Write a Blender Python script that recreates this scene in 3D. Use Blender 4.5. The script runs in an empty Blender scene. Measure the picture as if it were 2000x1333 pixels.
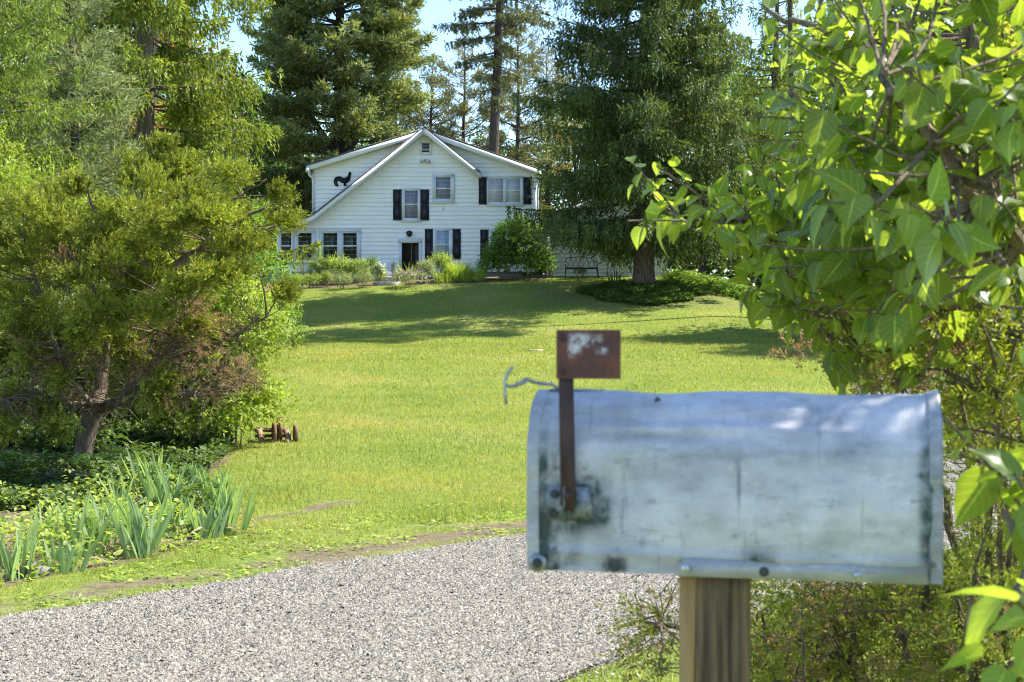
import bpy, math
import numpy as np
rng = np.random.default_rng(11)
PI = math.pi
CAMZ = 1.45
FPX = 2777.78                       # 50 mm lens on a 36 mm frame 2000 px wide
sc = bpy.context.scene
COL = sc.collection

# ------------------------------------------------------------------ basics
def P(px, py, d):
    return np.array([(px - 1000.0) / FPX * d, d, CAMZ - (py - 666.5) / FPX * d])

def nrm(v):
    v = np.asarray(v, float)
    return v / np.maximum(np.linalg.norm(v, axis=-1, keepdims=True), 1e-9)

def vnoise(x, y, s, seed=0):
    """value noise 0..1 on a lattice of s metres"""
    x = np.asarray(x, float) / s + 137.3 * seed + 1000; y = np.asarray(y, float) / s + 71.7 * seed + 1000
    xi = np.floor(x).astype(np.int64); yi = np.floor(y).astype(np.int64)
    fx = x - xi; fy = y - yi
    fx = fx * fx * (3 - 2 * fx); fy = fy * fy * (3 - 2 * fy)
    def h(a, b):
        n = (a * 374761393 + b * 668265263 + seed * 1442695) & 0xFFFFFFFF
        n = ((n ^ (n >> 13)) * 1274126177) & 0xFFFFFFFF
        return ((n ^ (n >> 16)) & 0xFFFF) / 65535.0
    return (h(xi, yi) * (1 - fx) + h(xi + 1, yi) * fx) * (1 - fy) + (h(xi, yi + 1) * (1 - fx) + h(xi + 1, yi + 1) * fx) * fy

class Geo:
    def __init__(self):
        self.V = []; self.Fs = []; self.n = 0
    def add(self, V, F):
        V = np.asarray(V, float).reshape(-1, 3)
        if not isinstance(F, list): F = [F]
        for f in F:
            f = np.asarray(f, np.int64)
            if f.size: self.Fs.append(f + self.n)
        self.V.append(V); self.n += len(V)
        return self
    def box(self, c, s, rz=0.0):
        c = np.asarray(c, float); s = np.asarray(s, float) / 2
        v = np.array([[x, y, z] for z in (-1, 1) for y in (-1, 1) for x in (-1, 1)], float) * s
        if rz:
            ca, sa = math.cos(rz), math.sin(rz)
            v = np.stack([v[:, 0] * ca - v[:, 1] * sa, v[:, 0] * sa + v[:, 1] * ca, v[:, 2]], 1)
        return self.add(v + c, [[0, 2, 3, 1], [4, 5, 7, 6], [0, 1, 5, 4], [2, 6, 7, 3], [0, 4, 6, 2], [1, 3, 7, 5]])
    def prism(self, pts, y0, y1):
        """outline of (x,z) points extruded from y0 to y1"""
        n = len(pts); p = np.asarray(pts, float)
        a = np.stack([p[:, 0], np.full(n, y0), p[:, 1]], 1); b = np.stack([p[:, 0], np.full(n, y1), p[:, 1]], 1)
        i = np.arange(n); j = (i + 1) % n
        self.add(np.concatenate([a, b]), [np.stack([i, j, j + n, i + n], 1), np.arange(n)[None, ::-1], (np.arange(n) + n)[None, :]])
        return self
    def tube(self, pts, r, sides=6, cap=True):
        p = np.asarray(pts, float); n = len(p)
        r = np.broadcast_to(np.asarray(r, float), (n,))
        t = nrm(np.gradient(p, axis=0))
        ref = np.array([0.0, 0, 1]) if abs(t[0, 2]) < 0.9 else np.array([1.0, 0, 0])
        a = nrm(np.cross(t, ref)); b = np.cross(t, a)
        ang = np.arange(sides) * 2 * PI / sides
        V = p[:, None, :] + r[:, None, None] * (np.cos(ang)[None, :, None] * a[:, None, :] + np.sin(ang)[None, :, None] * b[:, None, :])
        i, k = np.meshgrid(np.arange(n - 1), np.arange(sides), indexing='ij'); k2 = (k + 1) % sides
        F = np.stack([i * sides + k, i * sides + k2, (i + 1) * sides + k2, (i + 1) * sides + k], -1).reshape(-1, 4)
        fs = [F]
        if cap: fs += [np.arange(sides)[None, ::-1], (np.arange(sides) + (n - 1) * sides)[None, :]]
        return self.add(V, fs)
    def cyl(self, a, b, r, sides=16):
        return self.tube([a, b], [r, r], sides)
    def build(self, name, mat, parent=None, smooth=False, loc=None):
        me = bpy.data.meshes.new(name)
        V = np.concatenate(self.V) if self.V else np.zeros((0, 3))
        me.vertices.add(len(V)); me.vertices.foreach_set('co', V.astype(np.float32).ravel())
        tot = np.concatenate([np.full(len(np.atleast_2d(f)), np.atleast_2d(f).shape[1]) for f in self.Fs])
        idx = np.concatenate([np.atleast_2d(f).ravel() for f in self.Fs])
        me.loops.add(len(idx)); me.loops.foreach_set('vertex_index', idx.astype(np.int32))
        me.polygons.add(len(tot))
        st = np.concatenate([[0], np.cumsum(tot)[:-1]])
        me.polygons.foreach_set('loop_start', st.astype(np.int32)); me.polygons.foreach_set('loop_total', tot.astype(np.int32))
        if smooth: me.polygons.foreach_set('use_smooth', np.ones(len(tot), bool))
        me.update(calc_edges=True); me.validate()
        for m in (mat if isinstance(mat, (list, tuple)) else [mat]): me.materials.append(m)
        o = bpy.data.objects.new(name, me); COL.objects.link(o)
        if parent is not None: o.parent = parent
        if loc is not None: o.location = loc
        return o

def tag(o, label=None, cat=None, group=None, kind=None):
    if label: o['label'] = label
    if cat: o['category'] = cat
    if group: o['group'] = group
    if kind: o['kind'] = kind
    return o
def empty(name, loc, label, cat, group=None, rz=0):
    o = bpy.data.objects.new(name, None); COL.objects.link(o)
    o.location = [float(v) for v in loc]; o.rotation_euler = (0, 0, rz); o.empty_display_size = 0.2
    return tag(o, label, cat, group)
def copy_tree(o, loc, rz=0, scale=1.0, label=None, group=None):
    c = o.copy(); COL.objects.link(c); c.location = [float(v) for v in loc]; c.rotation_euler = (0, 0, rz)
    c.scale = (scale,) * 3 if not isinstance(scale, tuple) else scale
    if label: c['label'] = label
    if group: c['group'] = group
    for ch in list(o.children):
        d = ch.copy(); COL.objects.link(d); d.parent = c
    return c

# ------------------------------------------------------------------ materials
def new_mat(name):
    m = bpy.data.materials.new(name); m.use_nodes = True
    nt = m.node_tree; nt.nodes.clear()
    out = nt.nodes.new('ShaderNodeOutputMaterial')
    return m, nt, out
def N(nt, t, **kw):
    n = nt.nodes.new(t)
    for k, v in kw.items():
        if k in n.inputs: n.inputs[k].default_value = v
        else: setattr(n, k, v)
    return n
def ramp(nt, stops, fac=None):
    r = nt.nodes.new('ShaderNodeValToRGB'); e = r.color_ramp.elements
    while len(e) > 1: e.remove(e[-1])
    e[0].position = stops[0][0]; e[0].color = (*stops[0][1], 1)
    for p, c in stops[1:]:
        x = e.new(p); x.color = (*c, 1)
    if fac is not None: nt.links.new(fac, r.inputs[0])
    return r
def gray(v): return (v, v, v)
def mixrgb(nt, a, b, fac, mode='MIX'):
    m = nt.nodes.new('ShaderNodeMix'); m.data_type = 'RGBA'; m.blend_type = mode
    for s, v in ((m.inputs[0], fac), (m.inputs[6], a), (m.inputs[7], b)):
        if hasattr(v, 'is_linked') or isinstance(v, bpy.types.NodeSocket): nt.links.new(v, s)
        elif isinstance(v, tuple): s.default_value = (*v, 1)
        else: s.default_value = v
    return m.outputs[2]
def noise(nt, scale, detail=3, rough=0.55, coord='Object', vscale=None):
    tc = nt.nodes.new('ShaderNodeTexCoord'); n = nt.nodes.new('ShaderNodeTexNoise')
    n.inputs['Scale'].default_value = scale; n.inputs['Detail'].default_value = detail; n.inputs['Roughness'].default_value = rough
    src = tc.outputs[coord]
    if vscale:
        mp = nt.nodes.new('ShaderNodeMapping'); mp.inputs['Scale'].default_value = vscale
        nt.links.new(src, mp.inputs[0]); src = mp.outputs[0]
    nt.links.new(src, n.inputs['Vector'])
    return n.outputs['Fac']
def bump(nt, h, strength=0.3, dist=0.02):
    b = nt.nodes.new('ShaderNodeBump'); b.inputs['Strength'].default_value = strength; b.inputs['Distance'].default_value = dist
    nt.links.new(h, b.inputs['Height']); return b.outputs[0]

def leaf_mat(name, cols, trans=0.35, rough=0.45, spec=0.35, tint=(1.25, 1.2, 0.5), nscale=0.6, clump=0.35, tgain=1.5):
    """per-leaf colour variation, clump variation, light passing through"""
    m, nt, out = new_mat(name)
    g = nt.nodes.new('ShaderNodeNewGeometry')
    k = len(cols)
    r = ramp(nt, [(i / max(1, k - 1), c) for i, c in enumerate(cols)], g.outputs['Random Per Island'])
    nz = noise(nt, nscale, 2)
    mr = N(nt, 'ShaderNodeMapRange'); nt.links.new(nz, mr.inputs[0])
    mr.inputs[1].default_value = 0.3; mr.inputs[2].default_value = 0.7
    mr.inputs[3].default_value = 1 - clump; mr.inputs[4].default_value = 1 + clump
    hv = nt.nodes.new('ShaderNodeHueSaturation'); nt.links.new(r.outputs[0], hv.inputs['Color']); nt.links.new(mr.outputs[0], hv.inputs['Value'])
    p = N(nt, 'ShaderNodeBsdfPrincipled', Roughness=rough)
    p.inputs['Specular IOR Level'].default_value = spec
    nt.links.new(hv.outputs[0], p.inputs['Base Color'])
    t = nt.nodes.new('ShaderNodeBsdfTranslucent')
    tc = mixrgb(nt, hv.outputs[0], tuple(v * tgain for v in tint), 1.0, 'MULTIPLY')
    nt.links.new(tc, t.inputs['Color'])
    mx = nt.nodes.new('ShaderNodeMixShader'); mx.inputs[0].default_value = trans
    nt.links.new(p.outputs[0], mx.inputs[1]); nt.links.new(t.outputs[0], mx.inputs[2]); nt.links.new(mx.outputs[0], out.inputs[0])
    return m

def simple_mat(name, c1, c2=None, scale=5, rough=0.6, metallic=0.0, bumps=0.0, spec=0.4, vscale=None, bscale=None, lo=0.35, hi=0.65):
    m, nt, out = new_mat(name)
    p = N(nt, 'ShaderNodeBsdfPrincipled', Roughness=rough, Metallic=metallic); p.inputs['Specular IOR Level'].default_value = spec
    nz = noise(nt, scale, 5, 0.6, vscale=vscale)
    r = ramp(nt, [(lo, c1), (hi, c2 or c1)], nz); nt.links.new(r.outputs[0], p.inputs['Base Color'])
    if bumps:
        nt.links.new(bump(nt, noise(nt, bscale or scale * 3, 4, 0.6, vscale=vscale), bumps, 0.01), p.inputs['Normal'])
    nt.links.new(p.outputs[0], out.inputs[0])
    return m

def bark_mat(name, c1, c2, scale=6):
    return simple_mat(name, c1, c2, scale, 0.9, bumps=0.8, spec=0.1, vscale=(3, 3, 0.5), bscale=scale * 2)

M = {}
M['bark_spruce'] = bark_mat('bark_spruce', (0.075, 0.055, 0.045), (0.19, 0.145, 0.12))
M['bark_pine'] = bark_mat('bark_pine', (0.05, 0.04, 0.035), (0.13, 0.105, 0.09))
M['bark_juniper'] = bark_mat('bark_juniper', (0.075, 0.054, 0.04), (0.21, 0.16, 0.115), 18)
M['bark_lilac'] = bark_mat('bark_lilac', (0.12, 0.09, 0.065), (0.28, 0.22, 0.17), 30)
M['stem_green'] = simple_mat('stem_green', (0.12, 0.14, 0.04), (0.2, 0.17, 0.07), 8, 0.7)
M['spruce_dark'] = leaf_mat('spruce_dark', [(0.051, 0.082, 0.026), (0.083, 0.122, 0.038), (0.103, 0.143, 0.040), (0.180, 0.222, 0.059)], 0.28, 0.6, 0.3, nscale=0.5)
M['spruce_olive'] = leaf_mat('spruce_olive', [(0.071, 0.111, 0.020), (0.144, 0.188, 0.028), (0.202, 0.256, 0.038), (0.253, 0.273, 0.051)], 0.34, 0.6, 0.3, nscale=0.6)
M['spruce_yellow'] = leaf_mat('spruce_yellow', [(0.084, 0.132, 0.023), (0.142, 0.198, 0.036), (0.197, 0.262, 0.047)], 0.35, 0.55, 0.3, nscale=0.9)
M['pine_pale'] = leaf_mat('pine_pale', [(0.122, 0.159, 0.067), (0.183, 0.225, 0.104), (0.244, 0.269, 0.134)], 0.35, 0.5, 0.35, nscale=0.9, tint=(1.2, 1.2, 0.7))
M['copper_leaf'] = leaf_mat('copper_leaf', [(0.128, 0.076, 0.027), (0.208, 0.111, 0.036), (0.160, 0.136, 0.045)], 0.45, 0.5, 0.3, tint=(1.3, 1.0, 0.5))
M['pine_dark'] = leaf_mat('pine_dark', [(0.100, 0.138, 0.067), (0.156, 0.200, 0.085), (0.240, 0.279, 0.096), (0.311, 0.305, 0.108)], 0.28, 0.6, 0.3, nscale=0.25, clump=0.4)
M['pine_thin'] = leaf_mat('pine_thin', [(0.086, 0.106, 0.058), (0.144, 0.163, 0.086), (0.230, 0.221, 0.106)], 0.3, 0.6, 0.3, nscale=0.3)
M['pine_brown'] = leaf_mat('pine_brown', [(0.099, 0.099, 0.042), (0.165, 0.157, 0.058), (0.248, 0.215, 0.083)], 0.38, 0.6, 0.3, nscale=0.3)
M['broad_back'] = leaf_mat('broad_back', [(0.070, 0.126, 0.021), (0.112, 0.182, 0.031), (0.182, 0.238, 0.042)], 0.45, 0.5, 0.35, nscale=0.35)
M['broad_dark'] = leaf_mat('broad_dark', [(0.048, 0.088, 0.022), (0.080, 0.128, 0.032), (0.120, 0.176, 0.045)], 0.35, 0.5, 0.35, nscale=0.5)
M['juniper'] = leaf_mat('juniper', [(0.107, 0.143, 0.019), (0.163, 0.202, 0.024), (0.229, 0.262, 0.031), (0.316, 0.296, 0.048)], 0.22, 0.6, 0.2, nscale=2.2, clump=0.45)
M['juniper_dry'] = leaf_mat('juniper_dry', [(0.221, 0.162, 0.078), (0.289, 0.221, 0.117), (0.230, 0.128, 0.055), (0.323, 0.264, 0.148)], 0.25, 0.8, 0.1, tint=(1.1, 0.9, 0.6), nscale=2)
M['lilac_leaf'] = leaf_mat('lilac_leaf', [(0.079, 0.125, 0.029), (0.098, 0.150, 0.032), (0.117, 0.168, 0.034)], 0.50, 0.36, 0.45, nscale=2.0, clump=0.25, tint=(1.62, 1.42, 0.40), tgain=2.5)
M['lilac_flower'] = leaf_mat('lilac_flower', [(0.35, 0.38, 0.12), (0.48, 0.46, 0.18), (0.30, 0.36, 0.10)], 0.35, 0.6, 0.2)
M['shrub_leaf'] = leaf_mat('shrub_leaf', [(0.151, 0.208, 0.030), (0.202, 0.271, 0.037), (0.305, 0.351, 0.054)], 0.42, 0.5, 0.22, nscale=1.4)
M['bush_leaf'] = leaf_mat('bush_leaf', [(0.075, 0.150, 0.027), (0.120, 0.210, 0.036), (0.195, 0.300, 0.053)], 0.42, 0.5, 0.25, nscale=1.0)
M['peren_bright'] = leaf_mat('peren_bright', [(0.171, 0.264, 0.041), (0.255, 0.341, 0.063), (0.341, 0.419, 0.084)], 0.4, 0.5, 0.35, nscale=2)
M['peren_grey'] = leaf_mat('peren_grey', [(0.180, 0.240, 0.090), (0.255, 0.315, 0.135), (0.330, 0.375, 0.180)], 0.35, 0.6, 0.3, nscale=2)
M['straw'] = leaf_mat('straw', [(0.24, 0.2, 0.1), (0.32, 0.27, 0.15)], 0.3, 0.7, 0.2)
M['petal_pink'] = leaf_mat('petal_pink', [(0.42, 0.17, 0.40), (0.55, 0.30, 0.52), (0.6, 0.42, 0.56)], 0.3, 0.6, 0.2, tint=(1, 0.9, 1), tgain=1.2)
M['petal_white'] = leaf_mat('petal_white', [(0.7, 0.7, 0.6), (0.8, 0.8, 0.74)], 0.3, 0.6, 0.2, tint=(1, 1, 0.95), tgain=1.0)
M['iris_leaf'] = leaf_mat('iris_leaf', [(0.168, 0.246, 0.107), (0.228, 0.319, 0.138), (0.304, 0.377, 0.198)], 0.38, 0.4, 0.5, nscale=3, clump=0.2, tint=(1.2, 1.25, 0.5))
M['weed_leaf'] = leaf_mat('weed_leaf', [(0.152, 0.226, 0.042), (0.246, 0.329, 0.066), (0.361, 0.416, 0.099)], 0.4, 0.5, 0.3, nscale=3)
M['shade_weed'] = leaf_mat('shade_weed', [(0.051, 0.092, 0.020), (0.082, 0.133, 0.031), (0.122, 0.173, 0.046)], 0.35, 0.5, 0.3, nscale=3)  # darker copy of the sunny weed's colour; the juniper's shade put into it
M['ivy'] = leaf_mat('ivy', [(0.060, 0.112, 0.027), (0.098, 0.165, 0.039), (0.150, 0.225, 0.053)], 0.3, 0.45, 0.4, nscale=1.5)
M['big_leaf'] = leaf_mat('big_leaf', [(0.208, 0.312, 0.065), (0.260, 0.377, 0.078)], 0.45, 0.5, 0.3, nscale=5, clump=0.15)
def add_veins(m):
    """paler midrib and side veins, small brown blemishes; coordinates come from the leaf's own across/along attributes"""
    nt = m.node_tree; hv = [n for n in nt.nodes if n.type == 'HUE_SAT'][0]
    def att(nm):
        a = nt.nodes.new('ShaderNodeAttribute'); a.attribute_name = nm; return a.outputs['Fac']
    def mth(op, a, b=None, c=None):
        n = nt.nodes.new('ShaderNodeMath'); n.operation = op
        for s_, v in zip(n.inputs, (a, b, c)):
            if v is None: continue
            if isinstance(v, (int, float)): s_.default_value = v
            else: nt.links.new(v, s_)
        return n.outputs[0]
    ax_ = mth('ABSOLUTE', att('across')); al = att('along')
    rib = mth('LESS_THAN', ax_, .05); ph = mth('FRACT', mth('MULTIPLY', mth('SUBTRACT', al, mth('MULTIPLY', ax_, .30)), 6.5)); side = mth('MULTIPLY', mth('LESS_THAN', ph, .10), mth('LESS_THAN', ax_, .9))
    f = mth('MAXIMUM', mth('MULTIPLY', rib, .55), mth('MULTIPLY', side, .28))
    dst = [(l.to_socket) for l in hv.outputs[0].links]
    c = mixrgb(nt, hv.outputs[0], (.30, .40, .14), f)
    bl = ramp(nt, [(.70, (0, 0, 0)), (.74, (1, 1, 1))], noise(nt, 70, 3, .6)); mb = mth('MULTIPLY', bl.outputs[0], .7)
    c = mixrgb(nt, c, (.16, .10, .04), mb)
    for d_ in dst: nt.links.new(c, d_)
add_veins(M['lilac_leaf'])
# ------------------------------------------------------------------ leaf builders (all vectorised)
def rand_perp(D):
    r = rng.normal(size=D.shape)
    return nrm(np.cross(D, r))
def rhomb(g, B, D, S, L, W, peak=0.45):
    """flat pointed leaves: base B, direction D, side S"""
    L = np.asarray(L)[..., None] * np.ones((len(B), 1)); W = np.asarray(W)[..., None] * np.ones((len(B), 1))
    v = np.stack([B, B + D * L * peak + S * W / 2, B + D * L, B + D * L * peak - S * W / 2], 1)
    n = len(B); f = np.arange(n * 4).reshape(n, 4)
    g.add(v.reshape(-1, 3), f)
def foldleaf(g, B, D, S, L, W, fold=0.25, curl=0.25):
    """pointed leaf of four facets folded along its midrib and curling at the tip"""
    L = np.asarray(L)[..., None] * np.ones((len(B), 1)); W = np.asarray(W)[..., None] * np.ones((len(B), 1))
    U = np.cross(S, D)
    m1 = B + D * L * 0.38 ; m2 = B + D * L * 0.72 - U * L * curl * 0.35; tip = B + D * L - U * L * curl
    l1 = m1 + S * W / 2 + U * W * fold; r1 = m1 - S * W / 2 + U * W * fold
    l2 = m2 + S * W * 0.34 + U * W * fold * .7; r2 = m2 - S * W * 0.34 + U * W * fold * .7
    v = np.stack([B, m1, m2, tip, l1, l2, r1, r2], 1); n = len(B); o = np.arange(n)[:, None] * 8
    g.add(v.reshape(-1, 3), [o + np.array([[0, 1, 4]]), o + np.array([[0, 6, 1]]), o + np.array([[2, 3, 5]]), o + np.array([[2, 7, 3]]),
                             o + np.array([[1, 2, 5, 4]]), o + np.array([[1, 6, 7, 2]])])
# ------------------------------------------------------------------ terrain
_D = np.array([-60, 0, 11, 17, 20, 25, 30, 35, 40, 46, 52, 58, 62, 66, 90, 140, 600.])
_Z = np.array([0.0, 0, 0.0, .20, .36, .60, .87, 1.08, 1.30, 1.62, 2.42, 3.72, 4.30, 4.5, 5.0, 6.0, 10.])
_dd = np.linspace(-60, 600, 6601); _zz = np.interp(_dd, _D, _Z)
_k = np.hanning(41); _k /= _k.sum(); _zz = np.convolve(np.pad(_zz, 20, mode='edge'), _k, mode='valid')
def zg(x, y):
    x = np.asarray(x, float); y = np.asarray(y, float)
    z = np.interp(y, _dd, _zz)
    far = np.clip((y - 25) / 25, 0, 1)
    z = z - 0.032 * np.clip(x - 6.5, 0, 9) ** 2 * far * np.clip((110 - y) / 40, 0, 1)
    z = z - 0.02 * np.clip(-x, 0, 12) * far * np.clip((110 - y) / 40, 0, 1)
    return z + (vnoise(x, y, 2.5, 3) - .5) * 0.05 * np.clip((y - 8) / 6, 0, 1)
def zg1(x, y): return float(zg(np.array([x]), np.array([y]))[0])

FAR = np.array([(-9, 3.2), (-5.6, 5.0), (-3.9, 6.3), (-2.65, 7.35), (-2.04, 8.1), (-1.56, 8.7), (-1.01, 9.4), (.11, 10.5), (1.5, 12.2), (2.9, 14.6), (4.3, 18.2), (5.6, 23), (7.0, 30), (8.7, 40), (10.3, 50), (10.8, 57), (10.2, 66)])
NEAR = np.array([(-7, -3), (-3.6, 1.2), (-1.9, 3.4), (-.7, 5.0), (.17, 6.05), (.66, 6.75), (1.5, 7.7), (2.7, 9.2), (4.2, 11.6), (5.6, 14.6), (7.0, 18.2), (8.2, 23), (9.6, 30), (11.3, 40), (12.9, 50), (13.4, 57), (12.8, 66)])
def resample(p, n):
    p = np.asarray(p, float)
    k = np.linspace(0, len(p) - 1, n)
    q = np.stack([np.interp(k, np.arange(len(p)), p[:, i]) for i in range(p.shape[1])], 1)
    for _ in range(4): q[1:-1] = (q[:-2] + 2 * q[1:-1] + q[2:]) / 4
    return q
FARS = resample(FAR, 170); NEARS = resample(NEAR, 170)
FARS[:, 1] += (vnoise(FARS[:, 0], FARS[:, 1], .35, 5) - .5) * .22
NEARS[:, 1] += (vnoise(NEARS[:, 0], NEARS[:, 1], .5, 6) - .5) * .2
def pdist(x, y, poly):
    d = np.full(np.shape(x), 1e9)
    for a, b in zip(poly[:-1], poly[1:]):
        ab = b - a; t = np.clip(((x - a[0]) * ab[0] + (y - a[1]) * ab[1]) / (ab @ ab), 0, 1)
        d = np.minimum(d, np.hypot(x - a[0] - t * ab[0], y - a[1] - t * ab[1]))
    return d
def inside(x, y, poly):
    c = np.zeros(np.shape(x), bool); n = len(poly); j = n - 1
    for i in range(n):
        xi, yi = poly[i]; xj, yj = poly[j]
        c ^= ((yi > y) != (yj > y)) & (x < (xj - xi) * (y - yi) / (yj - yi + 1e-12) + xi)
        j = i
    return c
DRIVE = np.concatenate([FARS, NEARS[::-1]])
BED = np.array([(-3.05, 8.25), (-2.85, 8.8), (-2.5, 9.35), (-2.25, 10.2), (-2.4, 11.6), (-3.0, 13.2), (-3.1, 15.5), (-3.5, 18), (-4.6, 24), (-6, 30), (-30, 34), (-30, 4), (-4.2, 7.2)])
TOPBED = np.array([(-15, 57.0), (-9.0, 58.2), (-5.6, 58.9), (-5.5, 59.6), (-4.6, 59.8), (-4.3, 58.9), (-1.5, 59.3), (1.6, 60.6), (1.6, 64), (-15, 64)])
def soilmask(x, y):
    de = pdist(x, y, FARS[::3])
    n = vnoise(x, y, .55, 8) * .6 + vnoise(x, y, .17, 9) * .4
    band = np.clip(1 - np.abs(de - .42) / .55, 0, 1) * (x < 1.5)
    s = np.clip((band * .72 + n - 0.95) * 5, 0, .92)
    dp = pdist(x, y, np.array([(-1.95, 11.5), (-1.75, 11.8), (-1.45, 12.3)]))
    s = np.maximum(s, np.clip((np.clip(1 - dp / .3, 0, 1) * .72 + n - 0.95) * 5, 0, 1))
    s = np.maximum(s, np.clip((n - 0.70) * 6, 0, .8) * np.clip((16 - y) / 4, 0, 1) * np.clip((1.5 - de) / 1.0, 0, 1))
    s = np.maximum(s, inside(x, y, BED) * 1.0)
    s = np.maximum(s, inside(x, y, TOPBED) * 1.0)
    ov = ((x - 5.5) / 5.0) ** 2 + ((y - 55.7) / 2.6) ** 2
    s = np.maximum(s, np.clip((1.0 - ov) * 3, 0, .30))
    s = np.maximum(s, np.clip((y - 63) / 2, 0, 1) * .7)
    return s
def ground():
    xs = np.concatenate([np.arange(-600, -80, 40), np.arange(-80, -14, 3), np.arange(-14, -6, .4), np.arange(-6, 6, .1), np.arange(6, 16, .4), np.arange(16, 82, 3), np.arange(84, 640, 40)])
    ys = np.concatenate([np.arange(-300, -20, 40), np.arange(-20, 5, 1.), np.arange(5, 14, .1), np.arange(14, 20, .25), np.arange(20, 66, .5), np.arange(66, 140, 3), np.arange(140, 640, 40)])
    X, Y = np.meshgrid(xs, ys); Z = zg(X, Y)
    g = Geo(); n, m = X.shape
    i, j = np.meshgrid(np.arange(n - 1), np.arange(m - 1), indexing='ij'); a = i * m + j
    g.add(np.stack([X, Y, Z], -1), np.stack([a, a + 1, a + m + 1, a + m], -1).reshape(-1, 4))
    mt, nt, out = new_mat('lawn_ground')
    p = N(nt, 'ShaderNodeBsdfPrincipled', Roughness=0.95); p.inputs['Specular IOR Level'].default_value = 0.1
    big = ramp(nt, [(.32, (.13, .18, .032)), (.5, (.17, .215, .04)), (.68, (.23, .235, .065))], noise(nt, .35, 4, .6, 'Object'))
    fine = ramp(nt, [(.3, gray(.65)), (.7, gray(1.3))], noise(nt, 14, 4, .7, 'Object'))
    lawn = mixrgb(nt, big.outputs[0], fine.outputs[0], 1.0, 'MULTIPLY')
    so = ramp(nt, [(.3, (.10, .075, .048)), (.55, (.165, .125, .085)), (.75, (.24, .185, .13))], noise(nt, 7, 6, .7, 'Object'))
    at = N(nt, 'ShaderNodeAttribute'); at.attribute_name = 'soil'
    nt.links.new(mixrgb(nt, lawn, so.outputs[0], at.outputs['Fac']), p.inputs['Base Color'])
    nt.links.new(bump(nt, noise(nt, 22, 5, .7, 'Object'), .8, .03), p.inputs['Normal'])
    nt.links.new(p.outputs[0], out.inputs[0])
    o = g.build('ground', mt, smooth=True)
    at = o.data.attributes.new('soil', 'FLOAT', 'POINT'); at.data.foreach_set('value', soilmask(X.ravel(), Y.ravel()).astype(np.float32))
    tag(o, kind='structure')
ground()
def driveway():
    g = Geo(); n = len(FARS); m = 14
    t = np.linspace(0, 1, m)[None, :, None]
    Q = FARS[:, None, :] * (1 - t) + NEARS[:, None, :] * t
    z = zg(Q[..., 0], Q[..., 1]) + 0.02 + .02 * np.sin(t[..., 0] * PI) - 0.012 * (np.abs(t[..., 0] - .5) > .49)
    i, j = np.meshgrid(np.arange(n - 1), np.arange(m - 1), indexing='ij'); a = i * m + j
    g.add(np.concatenate([Q, z[..., None]], -1), np.stack([a, a + m, a + m + 1, a + 1], -1).reshape(-1, 4))
    mt, nt, out = new_mat('gravel_bed')
    p = N(nt, 'ShaderNodeBsdfPrincipled', Roughness=0.9); p.inputs['Specular IOR Level'].default_value = 0.2
    tc = nt.nodes.new('ShaderNodeTexCoord'); v = nt.nodes.new('ShaderNodeTexVoronoi'); v.inputs['Scale'].default_value = 75
    nt.links.new(tc.outputs['Object'], v.inputs['Vector'])
    sp = nt.nodes.new('ShaderNodeSeparateColor'); nt.links.new(v.outputs['Color'], sp.inputs[0])
    r = ramp(nt, [(0, (.05, .047, .043)), (.3, (.12, .11, .098)), (.6, (.19, .175, .15)), (1, (.29, .27, .235))], sp.outputs[0])
    nt.links.new(r.outputs[0], p.inputs['Base Color'])
    nt.links.new(bump(nt, v.outputs['Distance'], .9, .01), p.inputs['Normal'])
    nt.links.new(p.outputs[0], out.inputs[0])
    tag(g.build('driveway', mt, smooth=True), kind='structure')
driveway()
def road():
    g = Geo(); xs = np.linspace(-150, 150, 61); ys = np.linspace(-9.5, -1.6, 5); X, Y = np.meshgrid(xs, ys); i, j = np.meshgrid(np.arange(4), np.arange(60), indexing='ij'); a = i * 61 + j
    g.add(np.stack([X, Y, zg(X, Y) + .03], -1), np.stack([a, a + 1, a + 62, a + 61], -1).reshape(-1, 4))
    mt, nt, out = new_mat('asphalt'); p = N(nt, 'ShaderNodeBsdfPrincipled', Roughness=.9)
    r = ramp(nt, [(.3, (.10, .10, .105)), (.7, (.16, .155, .15))], noise(nt, 3, 6, .7)); nt.links.new(r.outputs[0], p.inputs['Base Color']); nt.links.new(p.outputs[0], out.inputs[0])
    tag(g.build('road', mt), kind='structure')
road()
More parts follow.
